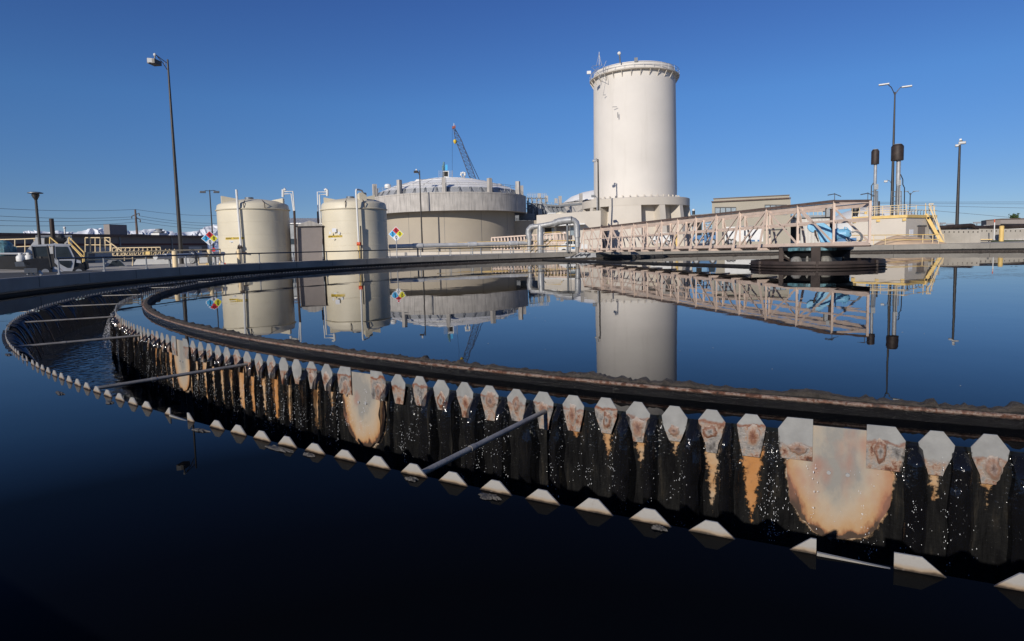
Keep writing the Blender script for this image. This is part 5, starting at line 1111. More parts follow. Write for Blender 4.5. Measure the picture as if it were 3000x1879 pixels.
# stair
ys = thing('yellow_stair', 'steep yellow steel stair climbing to the pump building roof', 'stairs', P(2760, 710, 68))
sp2 = Plane(2735, 68.5)
for off in (-.5, .5):
    p = MB(); p.beam(sp2(2762, 716, off), sp2(2712, 628, off), .08, .34); p.build('stringer', M['yellow'], ys)
    p = MB(); p.tube([sp2(2766, 712, off), sp2(2764, 688, off), sp2(2755, 684, off), sp2(2710+(12 if off < 0 else 22), 598, off)], .045, 6); p.build('handrail', M['paleyel'], ys)
    p = MB(); p.tube([sp2(2764, 700, off), sp2(2712+(12 if off < 0 else 22), 612, off)], .04, 6); p.build('mid_rail', M['paleyel'], ys)
    p = MB(); x = 2712 if off < 0 else 2722; p.tube([sp2(x, 632, off), sp2(x, 597, off)], .05, 6); p.build('newel', M['paleyel'], ys)
for k in range(10):
    f = (k+.5)/10; p = MB(); p.beam(sp2(2762-50*f, 716-88*f, -.5), sp2(2762-50*f, 716-88*f, .5), .25, .05); p.build('tread', M['yellow'], ys)
p = MB(); p.tube([sp2(2722, 597, 0), sp2(2736, 597, 0)], .035, 6); p.tube([sp2(2728, 598, 0), sp2(2728, 622, 0)], .035, 6); p.build('gate_bar', M['paleyel'], ys)
# control boxes and conduits on the right face
cbx = thing('control_box', 'grey electrical box with conduits beside the dark pump building door', 'electrical box', rf(Lr*.8, 1.8))
p = MB(); c = rf(Lr*.83, 1.85, .22); p.box(c, (1.0, .35, .75), ex=er_); p.build('box', M['galv'], cbx, smooth=False)
for a, b in ((.75, .66), (.86, .9)):
    p = MB(); p.tube([rf(Lr*a, 2.2, .2), rf(Lr*a, 3.0, .2), rf(Lr*b, 3.3, .15)], .035, 5); p.build('conduit', M['steel'], cbx)
p = MB(); p.box(rf(Lr*.68, 3.45, .2), (.6, .3, .25), ex=er_); p.box(rf(Lr*.76, 3.2, .2), (.25, .25, .3), ex=er_); p.build('alarm_horn', M['black'], cbx)
p = MB(); p.tube([rf(Lr*1.02, 2.95, .25), rf(Lr*1.02, 2.6, .25)], .2, 8); p.build('junction', M['galv'], cbx)
fr_ = thing('front_railing', 'yellow two-bar railing in front of the cream pump building', 'railing', P(2600, 715, 64))
for x in (2560, 2594, 2704, 2733, 2750):
    p = MB(); a, b = P(x, 720, 63), P(x, 688, 63); a.x = b.x; a.z = GZ; p.tube([a, b], .04, 6); p.build('post', M['paleyel'], fr_)
for y in (688.5, 703):
    p = MB(); p.tube([P(2496, y+1.5, 63), P(2752, y-1, 63)], .04, 6); p.build('bar', M['yellow'], fr_)
# little machinery on the roof
rm = thing('roof_machine', 'small black-capped machine with a yellow valve on the pump roof', 'machine', P(2506, 637, 72)); rp = Plane(2506, 72)
p = MB(); p.lathe(rp(2506, 634), [(.3, 0), (.3, .6), (.45, .65), (.42, .95), (.2, 1.15), (.01, 1.2)], 12); p.build('motor', M['black'], rm)
p = MB(); p.tube([rp(2497, 637), rp(2501, 622), rp(2510, 622), rp(2513, 637)], .06, 6); p.build('frame', M['steel'], rm)
p = MB(); p.box(rp(2526, 633), (.9, .5, .35), ex=rp.ex); p.build('tray', M['galv'], rm)
p = MB(); p.tube([rp(2536, 635), rp(2536, 620)], .14, 8); p.build('yellow_valve', M['yellow'], rm)
# ---- two flare stacks with mufflers
def flare(xm, y0, y1, hw, xp, rp_, Y, label, lad):
    pl_ = Plane(xp, Y); t_ = thing('exhaust_stack', label, 'exhaust stack', (pl_.o.x, pl_.o.y, zr_)); k = (pl_(xp+1, 500)-pl_(xp, 500)).length; r = hw*k
    zt, zb = pl_(xm, y0).z, pl_(xm, y1).z; c = pl_(xm, y1); ch = (zt-zb)
    p = MB(); p.lathe((c.x, c.y, 0), [(.01, zb), (r*.98, zb), (r, zb+.06), (r, zt-ch*.13), (r*.72, zt), (.01, zt)], 28); mf = p.build('muffler', M['rust'], t_)
    p = MB(); p.lathe((c.x, c.y, 0), [(r*.70, zt-.02), (r*.6, zt+.06), (.01, zt+.05)], 20); p.build('cap', M['galv'], mf)
    p = MB(); a, b = pl_(xp, 640), pl_(xp, 540); b.x = a.x; b.y = a.y; a.z = zr_-.1; p.tube([a, b], rp_*.85, 12); p.build('lower_pipe', M['steel'], t_)
    p = MB(); b2 = Vector((a.x, a.y, zb)); p.tube([b, b2], rp_, 12); p.build('pipe', M['galv'], t_)
    p = MB(); xr = xp+hw*.42; p.tube([pl_(xr, 620), pl_(xr, y1+2)], rp_*.35, 8); p.build('side_pipe', M['galv'], t_)
    ld = MB()
    for x in lad: ld.tube([pl_(x, 636), pl_(x, 560)], .045, 5)
    for y in range(562, 640, 14): ld.tube([pl_(lad[0], y), pl_(lad[-1], y)], .04, 5)
    ld.build('ladder_frame', M['steel'], t_)
    p = MB(); p.box(pl_(xp+6, 548-(12 if hw > 15 else 0)), (.45, .4, .65), ex=pl_.ex); p.build('box', M['steel'], t_, smooth=False)
    p = MB(); p.tube([pl_(xr+2, y1+40), pl_(xr+9, y1+55), pl_(xr+9, y1+70), pl_(xr+14, y1+80), pl_(xr+13, 632)] if hw > 15 else [pl_(xp, 535), pl_(xp-8, 545), pl_(xp-8, 600), pl_(xp-8, 636)], .06, 6); p.build('hose', M['black'], t_)
    return t_
flare(2563.5, 439, 482, 12, 2561, .17, 74.5, 'slimmer exhaust stack with a narrow brown muffler, left of the pair', (2552, 2565, 2569, 2572))
flare(2628.5, 424, 471, 19, 2628, .24, 75, 'thicker exhaust stack with the wide dark brown muffler', (2612, 2624, 2641))
p = MB(); pole(p, 2575, 640, 2574.5, 590, 76, .10); o = p.build('vent_stub', M['rust'], label='short dark pipe stub right of the slimmer stack', category='pipe')
# ---- sand pile
sp3 = P(2660, 716, 63.2); mb = MB(); n, m_ = 48, 14
zt4 = P(2650, 691, 63.2).z+.05
for i in range(m_+1):
    f = i/m_
    for k in range(n):
        t = 2*pi*k/n; ex_ = 2.4 if cos(t) < 0 else 5.2; r = f
        h = (1-f*f)**1.3*(1-.35*f*(cos(t) > 0))
        z = GZ+.1+(zt4-GZ-.1)*h*(1+.12*nz((cos(t)*f*3, sin(t)*f*3, 4)))-(.15 if i == m_ else 0)
        mb.v.append(Vector((sp3.x+cos(t)*r*ex_+.05*nz((t*3, f*5, 1)), sp3.y+1.6+sin(t)*r*2.3, z)))
for i in range(m_):
    for k in range(n): mb.f.append((i*n+k, (i+1)*n+k, (i+1)*n+(k+1) % n, i*n+(k+1) % n)); mb.mi.append(0)
mb.f.append(tuple(range(n))); mb.mi.append(0)
mb.build('sand_pile', M['sand'], label='low heap of tan sand in front of the pump building', category='sand pile')
# ---- concrete barrier walls
for x0, x1, y0, y1, Y, lab in ((2744, 2873, 674, 673, 70.5, 'nearer grey concrete barrier wall beside the yellow stair'), (2868, 3060, 671, 671, 76, 'longer grey concrete barrier wall set back behind the yellow bollard')):
    bq_ = Plane((x0+x1)/2, Y); bt = thing('barrier_wall', lab, 'wall', bq_((x0+x1)/2, 712), 'concrete barrier walls on the right')
    slab(bq_, ((x0, 718), (x1, 718), (x1, y1), (x0, y0)), .5, 'concrete', 'wall', bt)
    p = MB()
    for i in range(int((x1-x0)/14)): xx = x0+9+i*14; c = bq_(xx, y0+6, -.01); p.box(c, (.09, .04, .16), ex=bq_.ex)
    p.build('tie_holes', M['shade'], bt, smooth=False); bt.children[-1]['kind'] = 'stuff'
    if x0 > 2800: slab(bq_, rect(x0, 700, x1, 704), .6, 'ringc', 'footing', bt, -.3)
p = MB(); gq = Plane(2950, 73.4); p.hexa([P(2900, 712, 72.9), P(3080, 712, 71), P(3080, 705, 76), P(2905, 705, 76), P(2900, 711, 73), P(3080, 710.5, 71.2), P(3080, 703.5, 75.8), P(2908, 704, 75.8)]); p.build('grass', M['grass'], kind='stuff', label='strip of short green grass behind the rim at right', category='grass')
gt = thing('yellow_curb', 'low yellow-topped kerb strip beside the grass', 'kerb', P(2890, 703, 75)); slab(Plane(2890, 75), ((2868, 703), (2912, 703), (2912, 700.5), (2868, 701)), .3, 'yellow', 'strip', gt)
pr_ = thing('pipe_rack', 'dark rusty pipe run along the top of the barrier wall', 'pipe', P(2810, 668, 80))
p = MB(); p.tube([P(x, y, 82) for x, y in ((2752, 668), (2800, 664), (2845, 661), (2852, 663), (2856, 668), (3010, 663))], .28, 8); p.build('pipe', M['rust'], pr_)
p = MB(); p.tube([P(x, y, 82.5) for x, y in ((2752, 672), (2856, 669))], .2, 8); p.build('pipe', M['steel'], pr_)
for x in (2768, 2790, 2812, 2834, 2856): p = MB(); p.tube([P(x, 676, 82.3), P(x, 668, 82.3)], .1, 5); p.build('support', M['steel'], pr_)
# far building right
fb = thing('far_building', 'flat-roofed pinkish building with a dark band at the far right edge', 'building', P(2940, 690, 150)); fq = Plane(2940, 150, 30)
slab(fq, ((2890, 690), (2931, 690), (2931, 641), (2890, 645)), 8, 'bldgwall', 'side_wall', fb)
slab(fq, ((2931, 690), (3080, 690), (3080, 640), (2931, 641)), 8, 'shed', 'front_wall', fb, .1)
slab(fq, rect(2931, 656, 3080, 663), .1, 'shade', 'window_band', fb, -.0); slab(fq, rect(2955, 665, 3080, 673), .1, 'white', 'white_band', fb, -.02)
slab(fq, ((2888, 645), (2932, 641), (3080, 638.5), (3080, 640), (2932, 643), (2888, 647)), .3, 'browntop', 'roof_edge', fb, -.2)
slab(fq, rect(2874, 661, 2915, 665), 4, 'white', 'canopy', fb, -4)
slab(Plane(2890, 146), rect(2885, 665, 2912, 674), 2, 'shade', 'opening', fb)
cact = thing('treetop', 'small dark treetop poking above the far building roof', 'tree', P(2972, 640, 170)); cq_ = Plane(2972, 165)
p = MB(); p.tube([cq_(2972, 660), cq_(2972, 636), cq_(2971, 630)], [.3, .15, .06], 5); p.build('trunk', M['browntop'], cact)
mb = MB(); rq = random.Random(3)
for i in range(160):
    c = cq_(2972+rq.gauss(0, 6), 636+rq.gauss(0, 3.6)); s = .45; v = [c+V3(rq.uniform(-s, s), rq.uniform(-s, s), rq.uniform(-s, s)) for _ in range(3)]; mb.add(v, [(0, 1, 2)])
mb.build('crown', M['grass'], cact)
for i, (x, y) in enumerate(((2760, 655), (2784, 658), (2862, 653))):
    t_ = thing('sports_light', ['tiny distant floodlight mast nearest the yellow stair', 'tiny distant floodlight mast between the stair and the lone pole', 'tiny distant floodlight mast right of the lone pole'][i], 'floodlight', P(x, 668, 500), 'far floodlight masts on the skyline')
    p = MB(); p.tube([P(x, 680, 500), P(x, y, 500)], .35, 5); p.build('mast', M['steel'], t_); p = MB(); p.box(P(x, y, 500), (6, .6, 1.4)); p.build('lamp_bar', M['galv'], t_)

# ---- vehicles behind the bridge
def wheels(pl_, t_, xs, y, r, off=-.1):
    for x in xs:
        p = MB(); c = pl_(x, y, off); p.tube([c-pl_.ey*.12, c+pl_.ey*.14], r, 18); w_ = p.build('wheel', M['black'], t_)
        p = MB(); p.tube([c-pl_.ey*.14, c-pl_.ey*.1], r*.55, 14); p.build('rim', M['galv'], w_)
vp1 = Plane(1665, 86); v1 = thing('pickup_truck', 'white pickup with door lettering behind the silver pipe', 'pickup', vp1(1665, 745))
slab(vp1, ((1636, 738), (1637, 722), (1648, 716), (1720, 716), (1722, 738)), 1.9, 'white', 'body', v1)
slab(vp1, ((1650, 717), (1664, 703), (1698, 703), (1706, 717)), 1.7, 'white', 'cab', v1, .1)
slab(vp1, ((1655, 716), (1666, 705), (1677, 705), (1677, 716)), .05, 'glass', 'window', v1, .06); slab(vp1, ((1680, 716), (1680, 705), (1696, 705), (1701, 716)), .05, 'glass', 'window', v1, .06)
wheels(vp1, v1, (1652, 1706), 738, .42)
slab(vp1, rect(1674, 722, 1684, 730), .02, 'darkblue', 'door_emblem', v1, -.02)
vp2 = Plane(2075, 92); v2 = thing('flatbed_truck', 'dark blue work truck seen through the bridge lattice', 'truck', vp2(2075, 712))
slab(vp2, ((2026, 708), (2028, 696), (2046, 690), (2098, 690), (2100, 708)), 2.2, 'darkblue', 'body', v2); slab(vp2, ((2070, 690), (2074, 672), (2096, 672), (2100, 690)), 2.0, 'darkblue', 'cab', v2, .1)
slab(vp2, ((2075, 689), (2078, 675), (2094, 675), (2096, 689)), .05, 'glass', 'window', v2, .06); wheels(vp2, v2, (2040, 2088), 709, .5)
vp3 = Plane(2150, 96); v3 = thing('box_trailer', 'white box trailer standing behind the bridge before the tan office', 'trailer', vp3(2180, 712))
slab(vp3, ((2124, 708), (2124, 665), (2236, 664), (2236, 708)), 2.6, 'white', 'box', v3)
for x in (2200, 2219): slab(vp3, rect(x, 703, x+11, 708), .1, 'darkblue', 'bin', v3, -.3)
slab(vp3, rect(2160, 662, 2237, 664.5), 2.8, 'steel', 'roof_edge', v3, -.1)
wheels(vp3, v3, (2136, 2148), 709, .5)
vp4 = Plane(1960, 88); v4 = thing('white_van', 'white utility vehicle partly hidden by the bridge lattice left of the blue truck', 'van', vp4(1945, 715))
slab(vp4, ((1905, 712), (1906, 697), (1918, 693), (1926, 682), (1965, 682), (1968, 712)), 1.9, 'white', 'body', v4); slab(vp4, ((1921, 693), (1929, 684), (1945, 684), (1945, 693)), .05, 'glass', 'window', v4, -.04); wheels(vp4, v4, (1917, 1956), 712, .4)
b = MB(); p0, p1 = P(1983, 716, 84), P(1983, 684, 84); p0.x = p1.x; p0.z = GZ; b.tube([p0, p1, p1+V3(0, 0, .06)], [.19, .19, .1], 12); b.build('bollard', M['yellow'], label='yellow bollard seen through the bridge lattice before the blue truck', category='bollard')
ppn = thing('pipe_stub', 'black vent pipe with white cap right of the tower base', 'pipe', P(2032, 650, 120)); p = MB(); pole(p, 2032, 665, 2032, 618, 120, .28); p.build('pipe', M['black'], ppn); p = MB(); pole(p, 2032, 618, 2032, 613, 120, .26); p.build('cap', M['white'], ppn)
dmn = thing('machine_cluster', 'dark pump gear and pipework between tower base and tan office', 'machine', P(2060, 680, 100)); dq = Plane(2060, 100)
slab(dq, rect(2040, 640, 2056, 700), 1.5, 'shade', 'cabinet', dmn)
for i in range(6): p = MB(); p.lathe(dq(2072+(i % 2)*3, 640+i*7), [(.01, .3), (.6, .28), (.6, .1), (.01, .05)], 10); p.build('cooling_ring', M['galv'], dmn)
p = MB(); p.tube([dq(2010, 648), dq(2016, 660), dq(2011, 676)], .25, 6); p.ball(dq(2015, 652), .5, 8, 6); p.build('valve', M['black'], dmn)
slab(dq, ((2024, 630), (2090, 625), (2090, 627), (2024, 632)), 2, 'steel', 'walkway', dmn)

# ============================================================ left bank
# long low building (faces right, in shade)
a_, b_ = P(-260, 690, 70), P(606, 690, 113)
ex = (Vector((b_.x, b_.y, 0))-Vector((a_.x, a_.y, 0))).normalized(); ey = Vector((-ex.y, ex.x, 0)); 
lb = thing('long_building', 'long low shaded building with dark roof edge and maroon stripe at left', 'building', (b_.x, b_.y, GZ))
class GP:
    def __init__(s, o, ex, ey): s.o, s.ex, s.ey = o, ex, ey
    def __call__(s, x, y, off=0):
        d = ray(x, y); t = (s.o-EYE).dot(s.ey)/d.dot(s.ey); return EYE+d*t+s.ey*off
gp = GP(Vector((b_.x, b_.y, 0)), ex, ey)
L_ = (Vector((b_.x, b_.y, 0))-Vector((a_.x, a_.y, 0))).length; zr0 = gp(300, 687).z
def lbx(s0, s1, z0, z1, off, dep, mat, nm):
    p = MB(); o = Vector((b_.x, b_.y, 0)); A, B = o-ex*s0+ey*off, o-ex*s1+ey*off; D_ = ey*dep
    p.hexa([A+V3(0,0,z0), B+V3(0,0,z0), B+D_+V3(0,0,z0), A+D_+V3(0,0,z0), A+V3(0,0,z1), B+V3(0,0,z1), B+D_+V3(0,0,z1), A+D_+V3(0,0,z1)]); return p.build(nm, M[mat], lb, smooth=False)
Lx = L_+40
lbx(0, Lx, GZ, zr0-.35, 0, 26, 'bldgwall', 'wall'); lbx(-.3, Lx, zr0-.35, zr0, -.4, 27, 'browntop', 'roof_edge')
zs1, zs2 = gp(300, 720).z, gp(300, 714).z; lbx(.05, Lx, zs1, zs2, -.03, .03, 'redband', 'stripe')
for k in range(8): lbx(1.5+k*9, 4.5+k*9, GZ, zs1-.25, -.05, .05, 'glass' if k % 2 else 'galv', 'window')
for k in range(6): lbx(8+k*10, 8.25+k*10, GZ, zr0-.35, -.12, .12, 'steel', 'downpipe')
gp5 = GP(gp.o+ey*5, ex, ey)
def rpt(x):
    q5 = gp5(x, 690); q5.z = zr0; return q5
p = MB(); g1 = rpt(340); p.box(g1+V3(0, 0, .85), (3.2, 1.2, 1.9), ex=ex); p.build('air_unit', M['shed'], lb, smooth=False)
p = MB(); g1 = rpt(467); p.box(g1+V3(0, 0, .25), (1.8, 1.8, .6), ex=ex); p.build('fan_curb', M['white'], lb, smooth=False)
p = MB(); p.lathe(g1, [(.5, .5), (.95, .7), (.95, .85), (.5, 1.0), (.6, 1.3), (.01, 1.35)], 20); p.build('roof_fan', M['galv'], lb)
p = MB(); g1 = rpt(402); p.box(g1+V3(0, 0, .1), (2.0, 1.4, .4), ex=ex); p.build('roof_curb', M['shed'], lb, smooth=False)
p = MB(); g1 = rpt(191); p.tube([g1, g1+V3(0, 0, 1.0)], .12, 8); p.ball(g1+V3(0, 0, 1.1), .2, 8, 6); p.build('vent_pipe', M['white'], lb)
# power pole and wires
pw_ = thing('power_pole', 'distant wooden power pole with two cross-arms above the shaded building', 'utility pole', P(400, 690, 210)); wq = Plane(398, 210)
p = MB(); p.tube([wq(403, 700), wq(396, 614)], [.42, .28], 8); p.build('pole', M['browntop'], pw_)
for a, b in (((386, 634), (408, 625)), ((400, 638), (412, 645))):
    p = MB(); p.beam(wq(*a), wq(*b), .25, .3); p.build('cross_arm', M['steel'], pw_)
for x, y in ((386, 634), (408, 626), (411, 645)):
    p = MB(); p.tube([wq(x, y), wq(x, y+7)], .17, 6); p.build('insulator', M['black'], pw_)
p = MB()
for (x0, y0), (x1, y1) in (((-60, 608), (396, 614)), ((-60, 630), (386, 636)), ((-60, 644.5), (408, 641)), ((-60, 660), (400, 651)), ((396, 614), (640, 632)), ((408, 633), (640, 655)), ((408, 641), (640, 662)), ((405, 650), (640, 671))):
    Y0, Y1 = (150, 210) if x0 < 0 else (210, 250); a, b = P(x0, y0, Y0), P(x1, y1, Y1); pts = []
    for i in range(9): f = i/8; c = a.lerp(b, f); c.z -= 1.1*4*f*(1-f)*.6; pts.append(c)
    p.tube(pts, .05, 4)
p.build('wire', M['steel'], pw_); pw_.children[-1]['kind'] = 'stuff'
tl = thing('power_line', 'faint power wires crossing low over the right horizon', 'wires', P(2900, 600, 180)); p = MB()
for (x0, y0), (x1, y1) in (((2560, 593), (3100, 592)), ((2560, 597), (3100, 598)), ((2740, 604), (3100, 612)), ((2740, 618), (2990, 640))):
    p.tube([P(x0, y0, 180), P(x1, y1, 180)], .045, 4)
p.build('wire', M['steel'], tl)
# yellow stairs and rails at left
def railing(label, pts, Y, nposts, drop, mid=True, mat='paleyel', r=.045, cat='railing', nm='railing', Y2=None):
    Y2 = Y2 or Y; f_ = lambda i: i/(len(pts)-1); t_ = thing(nm, label, cat, P(pts[0][0], pts[0][1]+drop, Y))
    W_ = [P(x, y, Y+(Y2-Y)*f_(i)) for i, (x, y) in enumerate(pts)]
    p = MB(); p.tube(W_, r, 6); p.build('top_rail', M[mat], t_)
    Wl = [P(x, y+drop, Y+(Y2-Y)*f_(i)) for i, (x, y) in enumerate(pts)]
    if mid: p = MB(); p.tube([a.lerp(b, .5) for a, b in zip(W_, Wl)], r*.85, 6); p.build('mid_rail', M[mat], t_)
    tot = len(pts)-1
    for k in range(nposts):
        f = k/(nposts-1)*tot; i = min(int(f), tot-1); g_ = f-i; p = MB(); p.tube([W_[i].lerp(W_[i+1], g_), Wl[i].lerp(Wl[i+1], g_)], r, 6); p.build('post', M[mat], t_)
    return t_
railing('long pale yellow railing behind the rim, right of the stairs, reaching the left diamond sign', [(256, 741), (430, 737), (560, 733), (645, 731)], 40, 5, 41, True, 'paleyel', .05, Y2=49)
railing('pale railing crossing behind the utility vehicle at far left', [(-20, 703), (60, 701), (128, 698)], 52, 6, 44)
railing('yellow handrail sloping down beside the white hopper', [(146, 695), (170, 715)], 46, 2, 30, False, 'yellow')
railing('steeper of two yellow stair handrails descending to the right', [(202, 695), (247, 741)], 46, 2, 28, True, 'yellow')
railing('lower yellow stair handrail ending near the vehicle nose', [(203, 713), (243, 757)], 44, 2, 22, False, 'yellow')
railing('pale platform railing left of the rooftop air unit', [(250, 697), (323, 697)], 50, 6, 42)
railing('pale handrail sloping off the platform railing', [(306, 700), (365, 742)], 50, 4, 22, False)
railing('far lattice of pale rails low before the shaded building', [(330, 727), (470, 725)], 62, 12, 22)
tr3 = thing('low_truss', 'low pale zigzag truss running behind the yellow railing', 'truss', P(420, 745, 58)); tqq = Plane(420, 58)
for i in range(14):
    x = 330+i*13; p = MB(); p.beam(tqq(x, 749), tqq(x+13 if i % 2 else x+11, 730), .07, .07); p.build('diagonal', M['paleyel'], tr3)
    p = MB(); p.beam(tqq(x, 749), tqq(x+11, 749), .08, .08); p.build('chord', M['paleyel'], tr3)
hp = thing('white_hopper', 'big white sloped hopper housing behind the utility vehicle', 'hopper', P(130, 745, 48)); hq = Plane(130, 49)
slab(hq, ((70, 744), (103, 703), (104, 690), (210, 690), (214, 744)), 3, 'white', 'body', hp)
slab(hq, ((104, 694), (205, 694), (205, 690), (104, 690)), .1, 'galv', 'trim', hp, -.1); slab(hq, rect(130, 697, 152, 715), .1, 'shade', 'opening', hp, -.06)
mt_ = thing('motor_assembly', 'black motor and hoses on top of the white hopper', 'machine', hq(175, 705)); p = MB(); p.tube([hq(163, 706, -.6), hq(186, 704, -.6)], .35, 10); p.ball(hq(176, 698, -.6), .35, 8, 6); p.build('motor', M['black'], mt_)
for k in range(3): p = MB(); p.tube([hq(180+14*sin(t+k*.5), 706+7*cos(t*1.3+k), -.8) for t in [i*.35 for i in range(9)]], .05, 5); p.build('hose', M['black'], mt_)
p = MB(); pole(p, 156, 712, 151, 641, 47, .16, .15); p.build('exhaust_pipe', M['rust'], label='thick rusty vertical pipe behind the utility vehicle cab', category='pipe')
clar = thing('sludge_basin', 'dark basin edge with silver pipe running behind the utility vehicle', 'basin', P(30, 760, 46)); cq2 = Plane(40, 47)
slab(cq2, ((-140, 790), (250, 790), (250, 748), (-140, 752)), 1, 'shadetone', 'wall', clar); p = MB(); p.tube([cq2(-40, 744), cq2(80, 744)], .08, 8); p.build('pipe', M['white'], clar)
cv = thing('machine_cluster', 'dark green pump gear at the far left edge', 'machine', cq2(10, 735)); p = MB(); p.ball(cq2(8, 733, 1), .8, 8, 6); p.box(cq2(20, 738, 1), (1.2, .8, .8), ex=cq2.ex); p.build('housing', M['teal'], cv)
for k in range(3): p = MB(); p.tube([cq2(k*9, 745, .5), cq2(4+k*9, 722, .5)], .12, 6); p.build('pipe', M['steel'], cv)
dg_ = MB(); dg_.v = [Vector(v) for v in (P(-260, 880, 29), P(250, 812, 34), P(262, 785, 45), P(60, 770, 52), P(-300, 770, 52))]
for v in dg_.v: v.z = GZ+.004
dg_.f = [(0, 1, 2, 3, 4)]; dg_.mi = [0]; dg_.v = []; dg_.f = []; dg_.mi = []; dg_.lathe(CC, [(RW+.37, GZ+.004), (RW+16, GZ+.004)], 30, -140, -82); dg_.build('shade_toned_ground', M['shadetone'], smooth=False, kind='structure', label='ground patch under the utility vehicle, coloured dark to stand in for shade')  # shade around the vehicle is put into this dark ground colour
# coiled hoses on the railing
hz = thing('hose_coil', 'coil of black cable hung over the yellow railing left of the diamond sign', 'hose', P(568, 750, 45)); hq2 = Plane(568, 45)
for k in range(6): p = MB(); p.tube([hq2(563+k*3+(9-k)*sin(t), 752+(22-2*k)*cos(t)+k, -.1+.04*k) for t in [i*.45 for i in range(15)]], .016, 5); p.build('loop', M['black'], hz)
sc_ = thing('rim_clamp', 'small steel box clamp bolted on the rim at far left', 'fitting', P(95, 806, 31.5)); cl = Plane(95, 30.2)
p = MB(); p.box(cl(90, 793), (.5, .3, .22), ex=cl.ex); p.build('box', M['steel'], sc_, smooth=False); p = MB(); p.tube([cl(80, 806), cl(86, 799)], .04, 6); p.tube([cl(95, 799), cl(100, 806)], .04, 6); p.tube([cl(112, 795), cl(122, 806)], .09, 8); p.build('bracket', M['galv'], sc_)
# ---- utility vehicle
uv = Plane(150, 37.5); U = thing('utility_vehicle', 'black utility vehicle, pale panels greyed in place of shade, with cab doors and a rear bed, parked behind the rim', 'utility vehicle', uv(150, 800))
M['vshade'] = paint('vehicle_shade_grey', (.50, .51, .53), .4, .0, bmp=0)  # pale panels painted greyer to stand in for shade on the vehicle
def us(pts, dep, mat, nm, off=0, par=None): return slab(uv, pts, dep, mat, nm, par or U, off)
us(((68, 762), (100, 758), (148, 757), (152, 790), (120, 800), (84, 795), (72, 778)), 1.5, 'black', 'rear_bed')
us(((42, 769), (88, 767), (88, 780), (46, 782)), 1.4, 'steel', 'tailgate_rack')
us(((92, 719), (160, 714), (206, 716), (210, 720), (94, 723)), 1.6, 'vshade', 'roof', -.05)
for a, b in (((95, 722), (101, 757)), ((138, 718), (152, 790)), ((158, 718), (160, 757)), ((204, 718), (222, 756))):
    for o in (0, 1.45): p = MB(); p.beam(uv(*a, o), uv(*b, o), .09, .09); p.build('pillar', M['black'], U)
dr = us(((158, 719), (200, 719), (206, 727), (220, 757), (214, 795), (186, 795), (160, 770)), .06, 'vshade', 'door', -.04)
us(((162, 723), (197, 723), (212, 755), (164, 757)), .03, 'glass', 'window', -.06, dr); us(((172, 764), (208, 764), (211, 772), (206, 785), (196, 785), (176, 774)), .03, 'glass', 'lower_window', -.06, dr)
us(((98, 724), (135, 721), (146, 752), (104, 752)), .03, 'glass', 'rear_window', .0)
us(((214, 760), (232, 762), (246, 772), (250, 790), (240, 797), (214, 797)), 1.4, 'black', 'hood', .05); us(((222, 760), (236, 764), (238, 772), (224, 770)), 1.2, 'vshade', 'nose_panel', .0)
us(((150, 785), (162, 782), (186, 796), (150, 798)), 1.4, 'vshade', 'side_step', 0); us(((240, 782), (252, 784), (252, 799), (240, 799)), 1.2, 'black', 'bumper', .1)
wheels(uv, U, (133, 231), 797, .34, -.08)
us(((246, 768), (258, 764), (262, 788), (252, 792)), 1.0, 'black', 'front_guard', .1)
for i, (x, y) in enumerate(((61, 760), (85, 759))):
    t_ = thing('propane_cylinder', ['left white propane cylinder riding on the vehicle rack', 'right white propane cylinder beside the vehicle bed'][i], 'gas cylinder', uv(x, y+7, .5), 'white propane cylinders'); c = uv(x, y+7, .5)
    p = MB(); p.lathe(c, [(.12, -.02), (.22, .02), (.24, .1), (.24, .28), (.18, .37), (.06, .40), (.05, .42)], 20); p.build('body', M['white'], t_)
    p = MB(); p.lathe(c, [(.10, .38), (.12, .40), (.12, .52), (.10, .52)], 14); p.build('collar', M['white'], t_)
# white railing box, paving slab
b = MB(); b.box(P(432, 742, 43), (.45, .2, .22)); b.build('rail_box', M['yellow'], label='small yellow box fixed on the long yellow railing', category='box')
pv = thing('low_vehicle', 'grey windscreen and hood of a vehicle low behind the railing right of the utility vehicle', 'vehicle', P(330, 775, 52)); vq = Plane(335, 52)
slab(vq, ((300, 786), (318, 762), (352, 762), (372, 780), (420, 784), (420, 792), (300, 792)), 1.8, 'galv', 'body', pv); slab(vq, ((318, 779), (330, 764), (350, 764), (364, 779)), .05, 'glass', 'window', pv, -.05)
wheels(vq, pv, (318, 402), 792, .33)
b = MB(); hq3 = Plane(430, 60); b.prism([hq3(x, y) for x, y in ((385, 786), (400, 758), (640, 752), (640, 786))], hq3.ey*3); b.build('low_wall', M['white'], smooth=False, label='pale low slab wall behind the long yellow railing', category='wall')

# ---- mountains
mb = MB(); pts = [(20, 690, 0), (60, 686, 0), (66, 681, 0), (72, 678, 0), (82, 676, 0), (95, 680, 0), (104, 672, 0), (112, 679, 0), (124, 676, 0), (140, 682, 0), (158, 682, 0), (168, 676, 0), (180, 680, 0), (196, 681, 0), (212, 678, 0), (226, 682, 0), (240, 679, 0), (252, 672, 0), (262, 669, 0), (272, 671, 0), (284, 671, 0), (296, 668, 0), (302, 672, 0), (318, 674, 0), (340, 677, 0), (362, 672, 0), (378, 676, 0), (400, 679, 0), (420, 674, 0), (438, 671, 0), (452, 676, 0), (470, 674, 0), (492, 678, 0), (515, 682, 0), (540, 680, 0), (560, 679, 0), (580, 676, 0), (598, 670, 0), (612, 664, 0), (625, 658, 0), (640, 660, 0), (670, 668, 0), (760, 672, 0), (900, 680, 0), (1100, 690, 0)]
import bisect
xs_ = [q[0] for q in pts]; NX, NY = 900, 60; Ym = 14000
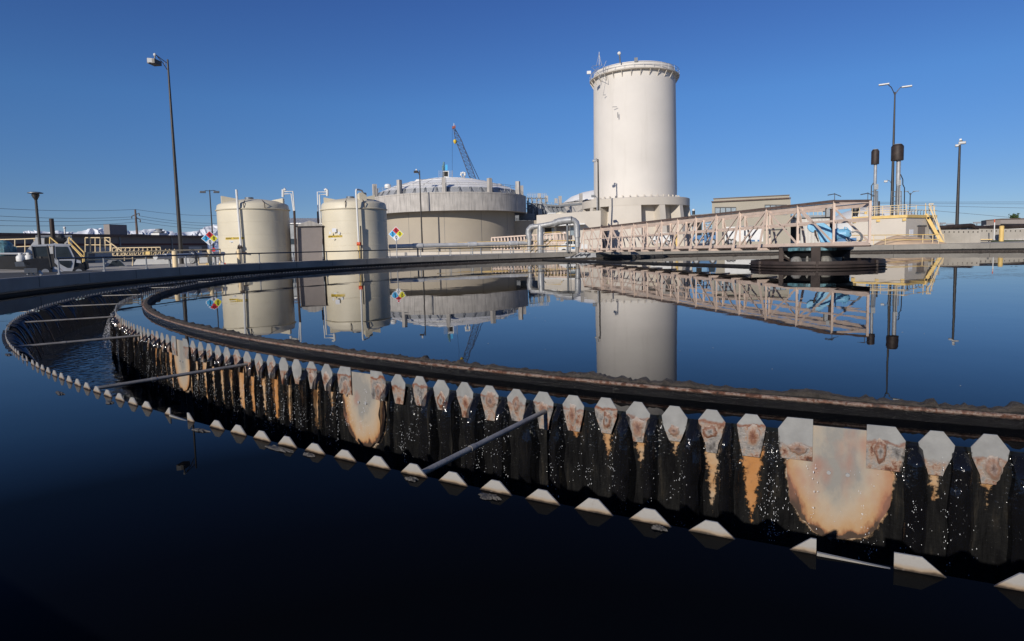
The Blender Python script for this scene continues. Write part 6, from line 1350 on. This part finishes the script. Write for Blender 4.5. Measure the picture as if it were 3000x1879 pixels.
def ridge(x):
    i = max(1, min(len(pts)-1, bisect.bisect(xs_, x))); a, b = pts[i-1], pts[i]; f = (x-a[0])/(b[0]-a[0]); return a[1]+(b[1]-a[1])*max(0, min(1, f))
for i in range(NX+1):
    x = 20+(1100-20)*i/NX; top = P(x, ridge(x), Ym)
    for j in range(NY+1):
        f = j/NY; hgt = (1-f); c = P(x, 760, Ym-(f*3400)); zb = -80; fold = abs(nz((x*.07+j*.05, j*.05, 1)))*.75+abs(nz((x*.17-j*.06, j*.1, 6)))*.35
        z = zb+(top.z-zb)*(hgt**1.1)*(1-fold*min(1, f*4)*(1-f*.3)); mb.v.append(Vector((top.x*(1-f*3400/Ym)+260*nz((x*.06, f*5, 2)), c.y+200*nz((x*.07, f*4, 8)), z+(18*nz((x*.35, f*8, 3)) if j else 6*nz((x*.4, 0, 3))))))
for i in range(NX):
    for j in range(NY): mb.f.append((i*(NY+1)+j, (i+1)*(NY+1)+j, (i+1)*(NY+1)+j+1, i*(NY+1)+j+1)); mb.mi.append(0)
m, t, b = newmat('snowy_rock'); geo = t.nodes.new("ShaderNodeNewGeometry"); sx = t.nodes.new("ShaderNodeSeparateXYZ"); t.links.new(geo.outputs['Normal'], sx.inputs[0])
co = coords(t); s3 = t.nodes.new("ShaderNodeSeparateXYZ"); t.links.new(co, s3.inputs[0])
h = mathn(t, 'ADD', mathn(t, 'DIVIDE', s3.outputs[2], 700.), mathn(t, 'MULTIPLY', mathn(t, 'SUBTRACT', noisen(t, co, .006, 8, .72), .5), 2.4))
f = ramp(t, h, [(.30, 0), (.48, 1)]); t.links.new(mixc(t, f, (.17, .23, .36), (.66, .68, .72)), b.inputs['Base Color']); b.inputs['Roughness'].default_value = .9
mb.build('mountains', m, kind='structure', label='snow-covered mountain range on the left horizon')
# thin cloud bank low on the right
m, t, b = newmat('thin_cloud'); b.inputs['Base Color'].default_value = (.75, .72, .80, 1); b.inputs['Roughness'].default_value = 1; co = coords(t, kind='Generated')
n1 = noisen(t, coords(t, (.0006, .0006, .004)), 1, 5, .6); s3 = t.nodes.new("ShaderNodeSeparateXYZ"); t.links.new(co, s3.inputs[0])
e = mathn(t, 'MULTIPLY', mathn(t, 'MULTIPLY', s3.outputs[0], mathn(t, 'SUBTRACT', 1, s3.outputs[0])), mathn(t, 'MULTIPLY', mathn(t, 'MULTIPLY', s3.outputs[2], mathn(t, 'SUBTRACT', 1, s3.outputs[2])), 16))
al = mathn(t, 'MULTIPLY', mathn(t, 'MULTIPLY', e, ramp(t, n1, [(.42, 0), (.7, 1)])), .42); t.links.new(al, b.inputs['Alpha'])

#@@PART5
